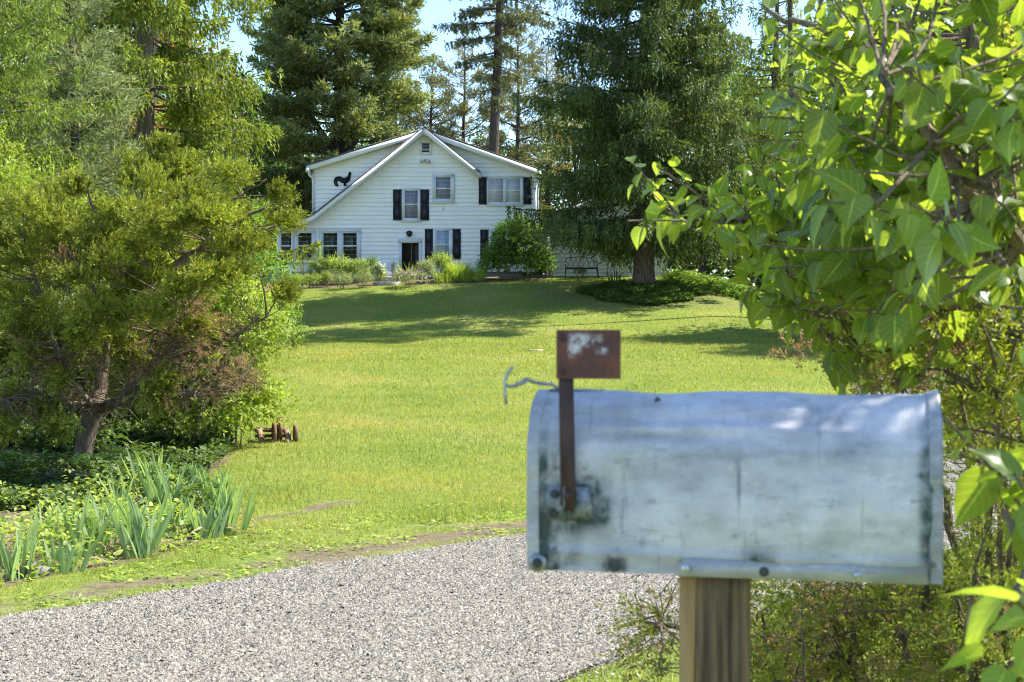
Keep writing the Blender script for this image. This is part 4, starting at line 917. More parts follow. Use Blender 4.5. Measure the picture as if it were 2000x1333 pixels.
conifer('pine_tree', 'pale soft-needled pine between the two left spruces', xat(165, 31), 31.0, 9.9, 2.6, M['pine_pale'], M['bark_pine'], tr=.14, crown0=.5, spacing=.42, nper=5, slope=(.15, .8), curve=.10, pend=0, K=9, quad=(.16, .026), seed=41, node=.14, tmin=.1, jit=.6, up=.35, lean=(-.5, 0), shape=lambda t: np.clip(1.02 - t, 0, 1) ** .85)
dz = 76.0
conifer('pine_tree', 'broad dark pine with leaning limbs rising behind the left end of the house', xat(655, dz), dz, 28, 5.4, M['pine_dark'], M['bark_pine'], tr=.38, crown0=3.0, spacing=.72, nper=7, slope=(-.05, .45), curve=.12, pend=0, K=9, quad=(.28, .085), seed=51, node=.27, jit=.65, up=.2,
        shape=shape_broadpine, tmin=.25, lean=(.6, 0), gapn=.10, subang=48,
        extra=[([(0, -.2, 5.5), (1.4, -.8, 8.2), (2.6, -1.0, 10.6), (3.4, -1, 13.5)], .24, (1.3, 700)), ([(0, 0, 7), (-1.8, -.6, 9.5), (-2.6, -1, 12.5), (-2.8, -1, 16)], .2, (1.4, 800)), ([(.2, 0, 10), (2.2, -.5, 13), (2.9, -.6, 17), (3.0, 0, 21)], .2, (1.4, 900)), ([(.2, 0, 4.5), (-2.2, -1, 5.6), (-3.9, -1.4, 5.3)], .12, (.9, 300))])
conifer('pine_tree', 'tall thin pine with a long bare trunk behind the house ridge', xat(955, 84), 84.0, 34, 4.3, M['pine_thin'], M['bark_pine'], tr=.36, crown0=10.5, spacing=.66, nper=5, slope=(-.25, .3), curve=-.05, pend=.35, K=7, quad=(.20, .065), seed=61, node=.26, jit=.8,
        shape=lambda t: np.clip(1.15 - t, .2, 1) ** .8 * np.clip(.22 + t * 3.2, 0, 1), tmin=.22, lean=(1.2, 0), gapn=.14, rvar=(.45, 1.1))
back = [(842, 96, 15.5, 3.0, 'brownish pine directly behind the house peak'), (905, 99, 17.0, 3.2, 'brownish pine just left of the tall thin trunk'), (1010, 95, 17.5, 3.3, 'brownish pine just right of the tall thin trunk'),
        (1070, 100, 16.5, 3.2, 'brownish pine showing behind the left side of the big spruce'), (775, 98, 15, 3.3, 'brownish pine showing under the right side of the broad dark pine')]
for k, (px, d, h, r_, lb) in enumerate(back):
    conifer('pine_tree', lb, xat(px, d), d, h, r_, M['pine_brown'] if k % 2 else M['pine_thin'], M['bark_pine'], tr=.24, crown0=2.5, spacing=.8, nper=5, slope=(.0, .6), curve=.15, pend=0, K=7, quad=(.30, .06), seed=70 + k, node=.36, jit=.7, up=.4, shape=shape_tuft, tmin=.35, gapn=.12)
# ------------------------------------------------------------------ broadleaf trees
def broadleaf(name, label, x, y, H, R, leaf, bark, tr=.2, crown0=1.5, ncl=46, per=130, lsz=(.2, .12), seed=1, group=None, cat='tree', csz=.32):
    r = np.random.default_rng(seed); root = empty(name, (x, y, zg1(x, y) - .05), label, cat, group)
    g = Geo(); zt = np.linspace(0, H * .8, 9); tp = np.stack([.25 * np.sin(zt * .5 + seed), .25 * np.cos(zt * .45 + seed) - .25 * math.cos(seed), zt], 1); g.tube(tp, tr * (1 - zt / H) ** .9, 9)
    g.build('trunk', bark, root, smooth=True)
    u = nrm(r.normal(size=(ncl, 3))); rad = r.uniform(.35, 1, ncl) ** .5
    C = u * rad[:, None] * np.array([R, R, (H - crown0) / 2]); C[:, 2] += (H + crown0) / 2
    C[:, :2] *= (1 - .35 * np.clip((C[:, 2] - crown0) / (H - crown0), 0, 1))[:, None]
    gb = Geo()
    for c in C[: 26]:
        z0 = min(c[2] * .6, H * .7); s = np.array([np.interp(z0, zt, tp[:, 0]), np.interp(z0, zt, tp[:, 1]), z0]); gb.tube([s, s * .5 + c * .5 + [0, 0, .15], c], [tr * .32, tr * .2, .012], 5, cap=False)
    gb.build('branches', bark, root)
    n = ncl * per; ci = np.repeat(np.arange(ncl), per); cs = r.uniform(.6, 1.25, ncl) * csz * R
    v = nrm(r.normal(size=(n, 3))) * (r.random(n) ** .45)[:, None]; B = C[ci] + v * cs[ci][:, None] * np.array([1, 1, .7])
    D = nrm(v + r.normal(0, .6, (n, 3)) + np.array([0, 0, -.3])); S = nrm(np.cross(D, r.normal(0, .5, (n, 3)) + np.array([0, 0, 1])))
    g = Geo(); rhomb(g, B, D, S, lsz[0] * r.uniform(.6, 1.3, n), lsz[1] * r.uniform(.6, 1.3, n)); g.build('foliage', leaf, root)
    return root
broadleaf('broadleaf_tree', 'leafy tree beyond the driveway hidden behind the near lilac', 15.2, 46.0, 14, 5.8, M['broad_back'], M['bark_pine'], tr=.28, crown0=1.8, ncl=100, per=330, lsz=(.27, .17), seed=3)
broadleaf('broadleaf_tree', 'leafy tree beyond the drive just outside the right edge', 16.6, 39.5, 13.5, 5.4, M['broad_back'], M['bark_pine'], tr=.26, crown0=2.0, ncl=90, per=300, lsz=(.27, .17), seed=13)
broadleaf('broadleaf_tree', 'yellow-green leafy tree behind the second spruce', xat(1580, 78), 78, 15, 5.0, M['broad_back'], M['bark_pine'], tr=.3, crown0=2, ncl=70, per=170, lsz=(.26, .16), seed=4)
broadleaf('broadleaf_tree', 'yellow-green leafy tree right behind the big spruce', xat(1370, 88), 88, 16, 5.2, M['broad_back'], M['bark_pine'], tr=.3, crown0=2, ncl=60, per=170, lsz=(.28, .16), seed=6)
wood = [(-160, 60, 17, 5.5), (40, 62, 19, 6), (200, 66, 18, 6), (380, 72, 12, 4.6), (470, 88, 13, 5), (590, 104, 14, 5.5), (700, 110, 13, 5), (960, 116, 13, 5.5), (1120, 108, 14, 5.5), (1260, 104, 15, 5.5), (1480, 98, 17, 6), (1640, 90, 18, 6), (1800, 84, 17, 6), (1960, 78, 17, 6), (2120, 84, 18, 6), (-340, 56, 17, 5.5)]
wl = ['behind the left edge spruce', 'between the left edge spruce and the pale pine', 'behind the pale pine', 'showing through the olive spruce', 'in the gap right of the olive spruce', 'low behind the broad dark pine', 'low behind the left roof slope', 'low behind the right roof slope', 'just right of the house roof',
      'behind the outbuilding', 'behind the second hanging spruce', 'behind the left tip of the lilac', 'behind the middle of the lilac', 'behind the top right of the lilac', 'beyond the right edge', 'beyond the left edge']
wp = [None, None]
for k, ((px, d, h, r_), t) in enumerate(zip(wood, wl)):
    j = k % 2
    lb = 'leafy tree of the wood ' + t
    if wp[j] is None:
        wp[j] = broadleaf('broadleaf_tree', lb, xat(px, d), d, 16, 5.5, M['broad_dark'] if j else M['broad_back'], M['bark_pine'], tr=.25, crown0=.8, ncl=90, per=150, lsz=(.34, .2), seed=80 + j, group='trees of the wood round the house', csz=.34)
        wp[j].scale = (r_ / 5.5, r_ / 5.5, h / 16)
    else: copy_tree(wp[j], (xat(px, d), d, zg1(xat(px, d), d)), rz=k * 1.7, scale=(r_ / 5.5, r_ / 5.5, h / 16), label=lb)
# ------------------------------------------------------------------ shrubs
def leafy(name, label, base, ells, leaf, shoots=200, shoot=(.15, .35), leaves=8, L=.06, W=.03, seed=1, group=None, cat='shrub', stem='stem_green', up=.5, droop=.15, nstem=10, inner=.55, fold=.2, stemr=.008, flowers=None):
    """shoots with paired leaves growing out of a union of ellipsoids; coordinates relative to the base"""
    r = np.random.default_rng(seed); root = empty(name, base, label, cat, group)
    vol = np.array([e[1][0] * e[1][1] * e[1][2] for e in ells]) ** .667; pick = r.choice(len(ells), shoots, p=vol / vol.sum())
    C = np.array([e[0] for e in ells], float)[pick]; Rr = np.array([e[1] for e in ells], float)[pick]
    u = nrm(r.normal(size=(shoots, 3))); u[:, 2] = np.where(u[:, 2] < -.35, -u[:, 2], u[:, 2]); rad = inner + (1 - inner) * r.random(shoots) ** .6
    S0 = C + u * Rr * rad[:, None]; S0[:, 2] = np.maximum(S0[:, 2], .01)
    A = nrm(u / Rr * Rr.min(1, keepdims=True) + np.array([0, 0, up]) + r.normal(0, .3, (shoots, 3))); sl = r.uniform(*shoot, shoots)
    g = Geo()
    for k in range(leaves):
        f = (k + .5) / leaves; pos = S0 + A * (sl * f)[:, None] - np.array([0, 0, 1]) * (droop * sl * f * f)[:, None]
        sd = rand_perp(A); D = nrm(sd * (.9 - .5 * f) + A * (.35 + .5 * f) + r.normal(0, .18, (shoots, 3)) + np.array([0, 0, -droop * .6])); S = nrm(np.cross(D, A + r.normal(0, .2, A.shape)))
        k2 = r.uniform(.65, 1.2, shoots) * (1 - .35 * f * f); foldleaf(g, pos, D, S, L * k2, W * k2, fold, .22)
    g.build('foliage', leaf, root)
    gs_ = Geo()
    for k in range(min(shoots, 90)): gs_.tube([S0[k] - A[k] * .1, S0[k] + A[k] * sl[k] * .9], [stemr * .5, stemr * .25], 3, cap=False)
    for k in range(nstem):
        e = ells[k % len(ells)]; b0 = np.array([e[0][0] * .35 + r.normal(0, .08), e[0][1] * .35 + r.normal(0, .08), -.05]); tpp = np.array(e[0]) + r.normal(0, .35, 3) * np.array(e[1]); gs_.tube([b0, b0 * .5 + tpp * .5 + r.normal(0, .05, 3), tpp], [stemr * 1.6, stemr * 1.2, stemr * .6], 5, cap=False)
    gs_.build('stems', M[stem], root)
    if flowers:
        mat, nf, fs = flowers; i = r.integers(0, shoots, nf); hd = S0[i] + A[i] * (sl[i] * r.uniform(.8, 1.15, nf))[:, None]
        k = (hd[:, 2] > np.percentile(hd[:, 2], 15)); hd = hd[k]; A2 = A[i][k]; g = Geo()
        for q in range(5):
            D = nrm(rand_perp(A2) + A2 * .3); rhomb(g, hd, D, nrm(np.cross(D, A2)), fs * r.uniform(.7, 1.2, len(hd)), fs * .8, .6)
        g.build('flowers', mat, root)
    return root
def wbase(px, d, dz_=0): x = xat(px, d); return np.array([x, d, zg1(x, d) + dz_])
def leafy_px(name, label, px, d, w, h, leaf, **k):
    """mound w by h photograph pixels standing on the ground"""
    s = d / FPX; W_, H_ = w * s / 2, h * s
    r = np.random.default_rng(int(px)); ells = [((0, 0, H_ * .45), (W_ * .8, W_ * .75, H_ * .52))]
    for q in range(4):
        a = r.uniform(0, 6.28); ells.append(((math.cos(a) * W_ * .45, math.sin(a) * W_ * .4, H_ * r.uniform(.35, .6)), (W_ * .5, W_ * .5, H_ * .36)))
    return leafy(name, label, wbase(px, d), ells, leaf, **k)
bb = wbase(1008, 60.6); s_ = 60.6 / FPX
leafy('round_bush', 'large round leafy bush in front of the right corner of the house', bb, [((0, 0, 1.25), (1.15, 1.0, 1.15)), ((-.65, -.2, .75), (.8, .8, .75)), ((.75, 0, .85), (.75, .8, .85)), ((.15, .1, 2.05), (.7, .7, .62)), ((-.35, 0, 1.75), (.6, .6, .6)), ((.65, .2, 1.75), (.5, .6, .5)), ((-1.0, 0, .45), (.6, .7, .5)), ((1.05, 0, .5), (.6, .7, .55)), ((0, -.5, .45), (1.0, .6, .5))], M['bush_leaf'], shoots=2100, shoot=(.15, .45), leaves=9, L=.105, W=.062, seed=12, inner=.5, cat='bush', up=.7, droop=.4)
TB = M['peren_bright']; TG = M['peren_grey']
leafy_px('flowering_mound', 'mound of small pink flowers beside the stone steps', 806, 58.2, 88, 34, M['peren_grey'], shoots=420, shoot=(.05, .16), leaves=6, L=.06, W=.03, seed=2, cat='flowers', flowers=(M['petal_pink'], 190, .05))
leafy_px('flowering_mound', 'mound of small white flowers left of the stone steps', 738, 59.4, 36, 40, TB, shoots=240, shoot=(.06, .2), leaves=6, L=.06, W=.03, seed=3, cat='flowers', flowers=(M['petal_white'], 170, .05))
leafy_px('perennial', 'fluffy grey-green perennial at the front of the bed with pale pink dots', 668, 58.1, 60, 30, TG, shoots=330, shoot=(.1, .25), leaves=8, L=.06, W=.014, seed=4, cat='plant', up=1.2, flowers=(M['petal_white'], 25, .04))
leafy_px('perennial', 'grey-green perennial between the pale pink dots and the steps', 712, 58.2, 46, 30, TG, shoots=260, shoot=(.1, .25), leaves=8, L=.06, W=.014, seed=5, cat='plant', up=1.2)
leafy_px('perennial', 'bright leafy perennial under the right sunroom window', 662, 60.0, 66, 56, TB, shoots=420, shoot=(.1, .3), leaves=7, L=.085, W=.045, seed=6, cat='plant', up=.8)
leafy_px('perennial', 'bright leafy perennial between the sunroom windows and the rose', 694, 60.1, 56, 46, TB, shoots=360, shoot=(.1, .3), leaves=7, L=.08, W=.042, seed=7, cat='plant', up=.8)
leafy_px('perennial', 'dark leafy perennial with tall dry seed heads under the left sunroom window', 622, 60.1, 46, 52, M['bush_leaf'], shoots=260, shoot=(.1, .3), leaves=7, L=.085, W=.045, seed=8, cat='plant', up=.8)
leafy_px('perennial', 'low rounded pale-green clump at the left of the front bed', 612, 58.6, 44, 30, TB, shoots=260, shoot=(.06, .18), leaves=7, L=.06, W=.02, seed=9, cat='plant')
leafy_px('perennial', 'low pale-green clump nearest the juniper in the front bed', 578, 58.2, 50, 28, TB, shoots=260, shoot=(.08, .2), leaves=7, L=.07, W=.03, seed=10, cat='plant')
leafy_px('perennial', 'tuft of thin yellow-green leaves in the middle of the front bed', 640, 58.8, 26, 28, TB, shoots=180, shoot=(.15, .3), leaves=6, L=.11, W=.012, seed=11, cat='plant', up=2)
leafy_px('rose_bush', 'small rose bush against the house left of the door', 721, 60.8, 36, 50, M['bush_leaf'], shoots=170, shoot=(.1, .3), leaves=7, L=.07, W=.045, seed=13, cat='bush', nstem=14, flowers=(M['petal_pink'], 8, .05))
leafy_px('perennial', 'grey-leaved upright plant with pale stems beside the left sunroom window', 590, 60.6, 34, 54, TG, shoots=120, shoot=(.2, .45), leaves=7, L=.06, W=.018, seed=14, cat='plant', up=1.6)
leafy_px('tall_perennial', 'tall leafy plant below the window right of the front door', 858, 60.4, 50, 54, TB, shoots=330, shoot=(.15, .4), leaves=8, L=.09, W=.03, seed=15, cat='plant', up=1.6)
leafy_px('perennial', 'pale leafy clump hiding the right side of the doorway', 828, 59.5, 44, 42, TG, shoots=260, shoot=(.12, .35), leaves=8, L=.075, W=.03, seed=16, cat='plant', up=1.3)
leafy_px('perennial', 'dark wispy plant under the bench', 1134, 61.1, 26, 22, M['ivy'], shoots=120, shoot=(.08, .2), leaves=7, L=.06, W=.02, seed=17, cat='plant', up=1)
for px, h, sd in ((777, 40, 1), (741 + 6, 24, 2)):
    leafy_px('sapling', 'thin dark twiggy plant against the siding ' + ('beside the door frame' if h > 30 else 'above the white flowers'), px - 8 * (h > 30), 61.8, 10, h, M['spruce_dark'], shoots=26, shoot=(.08, .2), leaves=6, L=.06, W=.03, seed=18 + sd, cat='plant', up=2)
leafy_px('seed_stalks', 'dry straw-coloured seed stalks rising in front of the sunroom window', 632, 59.8, 44, 66, M['straw'], shoots=40, shoot=(.15, .4), leaves=9, L=.035, W=.016, seed=22, cat='plant', up=3, nstem=18, stem='stem_green')
def blades(name, label, base, n, spread, L, W, leaf, seed=1, group=None, cat='plant', arch=.6, seg=6, fan=None, lv=(.6, 1.15), point=1.0):
    """clump of arching strap or sword leaves"""
    r = np.random.default_rng(seed); root = empty(name, base, label, cat, group); g = Geo()
    for k in range(n):
        a = r.uniform(0, 2 * PI); b0 = np.array([math.cos(a), math.sin(a), 0]) * spread * math.sqrt(r.random()); l = L * r.uniform(*lv); w = W * r.uniform(.75, 1.2)
        ao = math.atan2(b0[1], b0[0]) + r.normal(0, .6); o = np.array([math.cos(ao), math.sin(ao), 0]); ti = r.uniform(.05, .40) if fan else r.uniform(.1, .5); ar = arch * r.uniform(.3, 1.4)
        if fan: fa = fan[0] + r.normal(0, fan[1]); sg = r.choice([-1, 1]); o = np.array([math.cos(fa), math.sin(fa), 0]) * sg
        t = np.linspace(0, 1, seg + 1); th = ti + ar * t * t
        dx = np.concatenate([[0], np.cumsum(np.sin(th[:-1]))]) * l / seg; dz2 = np.concatenate([[0], np.cumsum(np.cos(th[:-1]))]) * l / seg
        mid = b0 + o * dx[:, None] + np.array([0, 0, 1]) * dz2[:, None]
        sd = np.array([-o[1], o[0], 0]) if not fan else nrm(np.array([o[0], o[1], 0]) * .8 + np.array([-o[1], o[0], 0]) * r.normal(0, .55))
        if fan: sd = nrm(np.array([math.cos(th.mean()) * o[0], math.cos(th.mean()) * o[1], -math.sin(th.mean())]) + np.array([-o[1], o[0], 0]) * r.normal(0, .6))
        ww = w / 2 * np.clip(np.minimum(.75 + t * .8, 1.0), 0, 1) * np.clip((1 - t) * 2.6 * point, 0.02, 1) ** .8; nv = np.cross(sd, nrm(mid[-1] - mid[0]))
        V = np.stack([mid - sd * ww[:, None], mid + nv * ww[:, None] * .22, mid + sd * ww[:, None]], 1).reshape(-1, 3); i = np.arange(seg)[:, None] * 3
        g.add(V, [i + np.array([[0, 1, 4, 3]]), i + np.array([[1, 2, 5, 4]])])
    g.build('leaves', leaf, root, smooth=True)
    if fan:
        gd = Geo(); m = 9; a = r.uniform(0, 6.28, m); B = np.stack([np.cos(a) * spread, np.sin(a) * spread, r.uniform(.01, .12, m)], 1); D = nrm(np.stack([np.cos(a), np.sin(a), r.uniform(-.5, .3, m)], 1)); foldleaf(gd, B, D, rand_perp(D), r.uniform(.1, .24, m), np.full(m, .018), .3, .5); gd.build('dead_leaves', M['straw'], root)
    return root
for px, d, h, n_, lb, sd in ((900, 60.0, 46, 170, 'tall grassy daylily clump left of the round bush', 1), (930, 60.0, 34, 120, 'lower grassy daylily clump touching the round bush', 2), (868, 59.6, 30, 90, 'short grassy daylily clump right of the pink flowers', 3), (885, 60.6, 48, 110, 'grassy daylily clump at the back under the shuttered window', 4), (795, 61.0, 40, 60, 'strappy clump growing in front of the open door', 5)):
    blades('daylily', lb, wbase(px, d), int(n_ * 1.5), .45, h * d / FPX * .95, .022, M['peren_bright'], sd, cat='plant', arch=1.0)
blades('strap_plant', 'strap-leaved plant at the annex wall left of the spruce trunk', wbase(1200, 58.6), 26, .3, .7, .04, M['ivy'], 9, cat='plant', arch=1.0)
# left leafy shrub masses
sb = wbase(438, 16.9)
leafy('leafy_shrub', 'bright narrow-leaved shrub bulging over the lawn behind the iron mower', sb, [((-.15, 0, .55), (.66, .6, .6)), ((.03, -.1, 1.0), (.46, .5, .5)), ((-.5, .1, 1.15), (.7, .6, .65)), ((-.1, .1, 1.6), (.45, .5, .45)), ((-.85, 0, .6), (.6, .6, .6)), ((-1.3, .2, .7), (.6, .6, .65)), ((-1.1, .3, 1.3), (.6, .5, .5)), ((.3, .1, 1.25), (.3, .4, .5)), ((.28, -.15, .42), (.46, .45, .42)), ((-.2, -.35, .4), (.6, .4, .4))],
      M['shrub_leaf'], shoots=3300, shoot=(.15, .4), leaves=10, L=.085, W=.028, seed=31, inner=.3, up=.35, droop=.5, nstem=16)
leafy('leafy_shrub', 'tall bright leafy shrub behind the juniper at the left edge', wbase(55, 19.5), [((0, 0, 2.2), (1.0, .8, 1.2)), ((-.5, 0, 3.0), (.5, .5, .9)), ((.75, 0, 2.0), (.8, .6, .75)), ((1.6, 0, 1.9), (.7, .6, .6)), ((.3, 0, 2.9), (.4, .4, .55)), ((-.7, 0, 1.5), (.9, .7, 1.2))],
      M['shrub_leaf'], shoots=1300, shoot=(.2, .5), leaves=11, L=.085, W=.032, seed=32, inner=.45, up=1.0, droop=.2, nstem=16)
leafy('leafy_shrub', 'leafy shrub between the juniper and the house', wbase(500, 30), [((0, 0, 1.6), (.8, .8, .9)), ((-.7, 0, 2.0), (.9, .8, 1.0)), ((-1.6, .3, 2.0), (1.0, .8, 1.1)), ((.1, 0, .8), (.8, .8, .8)), ((-.2, .2, 2.9), (.5, .5, .6))], M['bush_leaf'], shoots=900, shoot=(.2, .5), leaves=9, L=.10, W=.045, seed=33, inner=.45, up=.8, droop=.3)
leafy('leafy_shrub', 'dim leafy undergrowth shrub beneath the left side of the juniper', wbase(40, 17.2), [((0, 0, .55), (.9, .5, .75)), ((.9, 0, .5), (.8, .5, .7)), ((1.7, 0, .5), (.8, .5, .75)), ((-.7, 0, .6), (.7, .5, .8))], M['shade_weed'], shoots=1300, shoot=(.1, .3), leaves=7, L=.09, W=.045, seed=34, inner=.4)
broadleaf('broadleaf_tree', 'copper-leaved tree glimpsed through the olive spruce', xat(285, 52), 52, 17, 3.6, M['copper_leaf'], M['bark_pine'], tr=.25, crown0=2, ncl=34, per=120, lsz=(.22, .14), seed=9)
# understorey on the right beyond the drive
for k, (px, d, w, h, lb) in enumerate([(1345, 64, 130, 190, 'dark shrub behind the right corner of the outbuilding'), (1440, 66, 170, 210, 'dark shrub at the drive bend behind the lilac tip'), (1530, 64, 170, 230, 'dark shrub beyond the pale bit of drive'), (1620, 60, 160, 190, 'dark shrub beyond the drive under the lilac'), (1730, 56, 180, 200, 'dark shrub deepest behind the lilac'), (1850, 52, 200, 210, 'dark shrub farthest along the right side'), (1965, 48, 220, 230, 'dark shrub at the right edge beyond the drive')]):
    leafy_px('shrub', lb, px, d, w, h, M['broad_dark'], shoots=1100, shoot=(.3, .8), leaves=9, L=.18, W=.11, seed=40 + k, inner=.25, cat='shrub', up=.6)
# ------------------------------------------------------------------ ground covers (countless leaves)
def cover(name, label, cat, x, y, h, leaf, L, W, lean=.8, seed=1):
    r = np.random.default_rng(seed); n = len(x); a = r.uniform(0, 2 * PI, n)
    B = np.stack([x, y, zg(x, y) + h * r.random(n) ** .8], 1); D = nrm(np.stack([np.cos(a), np.sin(a), r.uniform(-.2, 1.0, n) * (1 - lean) * 2 + .1], 1)); S = nrm(np.cross(D, np.stack([r.normal(0, .4, n), r.normal(0, .4, n), np.ones(n)], 1)))
    k = r.uniform(.6, 1.3, n); g = Geo(); foldleaf(g, B, D, S, L * k, W * k, .15, .2); return tag(g.build(name, leaf), label, cat, kind='stuff')
n = 30000; a = rng.uniform(0, 2 * PI, n); q = np.sqrt(rng.random(n)); wob = 1 + .12 * np.sin(a * 3) + .08 * np.sin(a * 7)
cover('ground_cover', 'dark leafy ground cover in an oval bed round the spruce trunk', 'ground cover', 5.15 + np.cos(a) * q * 2.3 * wob, 55.9 + np.sin(a) * q * 1.9 * wob, .34 * (1 - q ** 4 * .6), M['ivy'], .13, .075, .55, 2)
n = 42000; x = rng.uniform(-62, 75, n); y = 98 + rng.random(n) * 26 - np.clip(x - 12, 0, 30) * .5
cover('far_undergrowth', 'mass of leafy undergrowth under the trees of the wood behind the house', 'undergrowth', x, y, (4.2 + 2.5 * vnoise(x, y, 6, 70)), M['broad_dark'], .62, .42, .5, 12)
n = 12000; t = rng.random(n); x = 6.6 + t * 4.1 + rng.normal(0, .25, n); y = 59.6 - t * 4.5 + rng.normal(0, .5, n)
cover('verge_plants', 'light green leafy plants along the top edge of the lawn right of the outbuilding', 'plants', x, y, .50 * rng.random(n) ** .5, M['bush_leaf'], .12, .06, .5, 3)
n = 130000; x = rng.uniform(-8.0, -1.9, n); y = rng.uniform(8.2, 22, n); k = inside(x, y, BED); x, y = x[k], y[k]
e = pdist(x, y, BED[:7]); den = vnoise(x, y, .45, 50); k = (rng.random(len(x)) < np.clip(1.25 - e * .9, .10, 1)) & (den > .25) & (y < 12.6); xs_, ys_, es_ = x[k], y[k], e[k]
cover('weeds', 'bright small-leaved weeds filling the sunny front of the bed', 'weeds', xs_, ys_, (.07 + .30 * vnoise(xs_, ys_, .3, 52)) * np.clip(es_ * 3 + .15, 0, 1), M['weed_leaf'], .052, .030, .45, 4)
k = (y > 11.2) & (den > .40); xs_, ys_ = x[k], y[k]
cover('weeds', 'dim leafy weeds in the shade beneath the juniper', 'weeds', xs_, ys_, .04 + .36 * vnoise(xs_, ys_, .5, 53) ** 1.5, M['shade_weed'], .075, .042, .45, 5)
n = 6000; x = rng.uniform(-2.8, .6, n); y = rng.uniform(7.6, 12.2, n); de = pdist(x, y, FARS[::2]); k = (~inside(x, y, DRIVE)) & (de > .08) & (de < 1.6) & (vnoise(x, y, .3, 60) > .5) & ~inside(x, y, BED)
cover('clover', 'small clover and plantain leaves in the worn verge beside the gravel', 'weeds', x[k], y[k], .02, M['weed_leaf'], .04, .022, .8, 6)
# ------------------------------------------------------------------ irises
iris = [(26, 1128, 118, 11, 'iris clump at the left edge beside the grey rock'), (86, 1075, 100, 7, 'pale iris clump leaning left above the grey rock'), (124, 1117, 75, 8, 'short iris clump just right of the grey rock'), (158, 1090, 130, 10, 'iris clump behind the short one at the rock'), (190, 1080, 125, 10, 'iris clump with tall thin leaves right of the rock'), (274, 1086, 128, 16, 'front iris clump standing alone nearest the gravel'),
        (240, 1009, 105, 9, 'silvery iris clump leaning left at the back of the bed'), (300, 980, 110, 16, 'tall iris clump at the back middle of the bed'), (330, 1010, 120, 16, 'wide iris clump in the middle of the bed'), (349, 1046, 85, 9, 'small iris clump low in front of the wide one'), (409, 1050, 75, 12, 'broad-leaved short iris clump near the lawn'), (450, 1030, 105, 15, 'rightmost iris clump leaning over the lawn'), (385, 990, 90, 12, 'iris clump behind the broad-leaved one'), (425, 1005, 100, 12, 'iris clump next to the rightmost one'), (205, 1020, 70, 6, 'sparse iris leaves above the tall thin clump')]
for k, (px, py, h, n_, lb) in enumerate(iris):
    d = 1.45 * FPX / (py - 666.5)
    if d > 11: d = min(d, 1.40 * FPX / (py - 666.5))
    blades('iris_plant', lb, wbase(px, d), int(n_ * 2.3), .12, h * d / FPX * .98, .029, M['iris_leaf'], 100 + k, 'iris clumps along the front of the bed', 'iris', arch=.27, seg=7, fan=(rng.uniform(-.5, .5), .35), lv=(.5, 1.12))
# big-leaved weed in the sun patch beside the juniper trunk
def bigleaf(px, d, lb):
    r = np.random.default_rng(5); root = empty('broad_leaf_weed', wbase(px, d), lb, 'plant'); g = Geo(); gs2 = Geo()
    for k in range(13):
        a = r.uniform(-2.6, .6); l = r.uniform(.10, .2); o = np.array([math.cos(a), math.sin(a), 0]); h = r.uniform(.1, .55); b = o * r.uniform(.03, .16) + np.array([0, 0, h]); D = nrm(o + np.array([0, 0, r.uniform(-.6, .25)])); S = nrm(np.cross(D, [0, 0, 1]))
        heart(g, b[None], D[None], S[None], np.array([l]), .8); gs2.tube([(0, 0, 0), b * np.array([.4, .4, .6]), b], [.008, .006, .004], 5)
    g.build('leaves', M['big_leaf'], root, smooth=True); gs2.build('stems', M['stem_green'], root)
_t = np.array([0, .03, .10, .22, .38, .55, .72, .87, 1.0]); _w = np.array([.01, .20, .36, .475, .49, .40, .25, .10, .005])
def heart(g, B, D, S, L, wr=.78, curl=.28, fold=.10, cv=None):
    n = len(B); U = np.cross(S, D); L = np.asarray(L)[:, None]; c = (curl if cv is None else cv[:, None])
    rows = []; g.ac = getattr(g, 'ac', []); g.al = getattr(g, 'al', [])
    g.ac.append(np.tile(np.tile([1, .5, 0, -.5, -1], len(_t)), n)); g.al.append(np.tile(np.repeat(_t, 5), n))
    for t, w in zip(_t, _w):
        mid = B + D * L * (t - .05 * (t < .01) * 0) - U * L * c * t * t
        back = -D * L * .05 * (1 if 0 < t < .15 else 0)
        for s, fo in ((1, 1), (.5, .35), (0, 0), (-.5, .35), (-1, 1)):
            rows.append(mid + back * abs(s) + S * (s * w * wr) * L + U * (fold * fo * w * 1.6 + .012 * math.sin(t * 19) * abs(s)) * L)
    V = np.stack(rows, 1); m = len(_t); f = np.array([[r * 5 + c_, r * 5 + c_ + 1, (r + 1) * 5 + c_ + 1, (r + 1) * 5 + c_] for r in range(m - 1) for c_ in range(4)])
    g.add(V.reshape(-1, 3), (np.arange(n)[:, None, None] * (m * 5) + f[None]).reshape(-1, 4))
bigleaf(205, 13.9, 'weed with broad pale leaves glowing in the sun beside the juniper trunk')
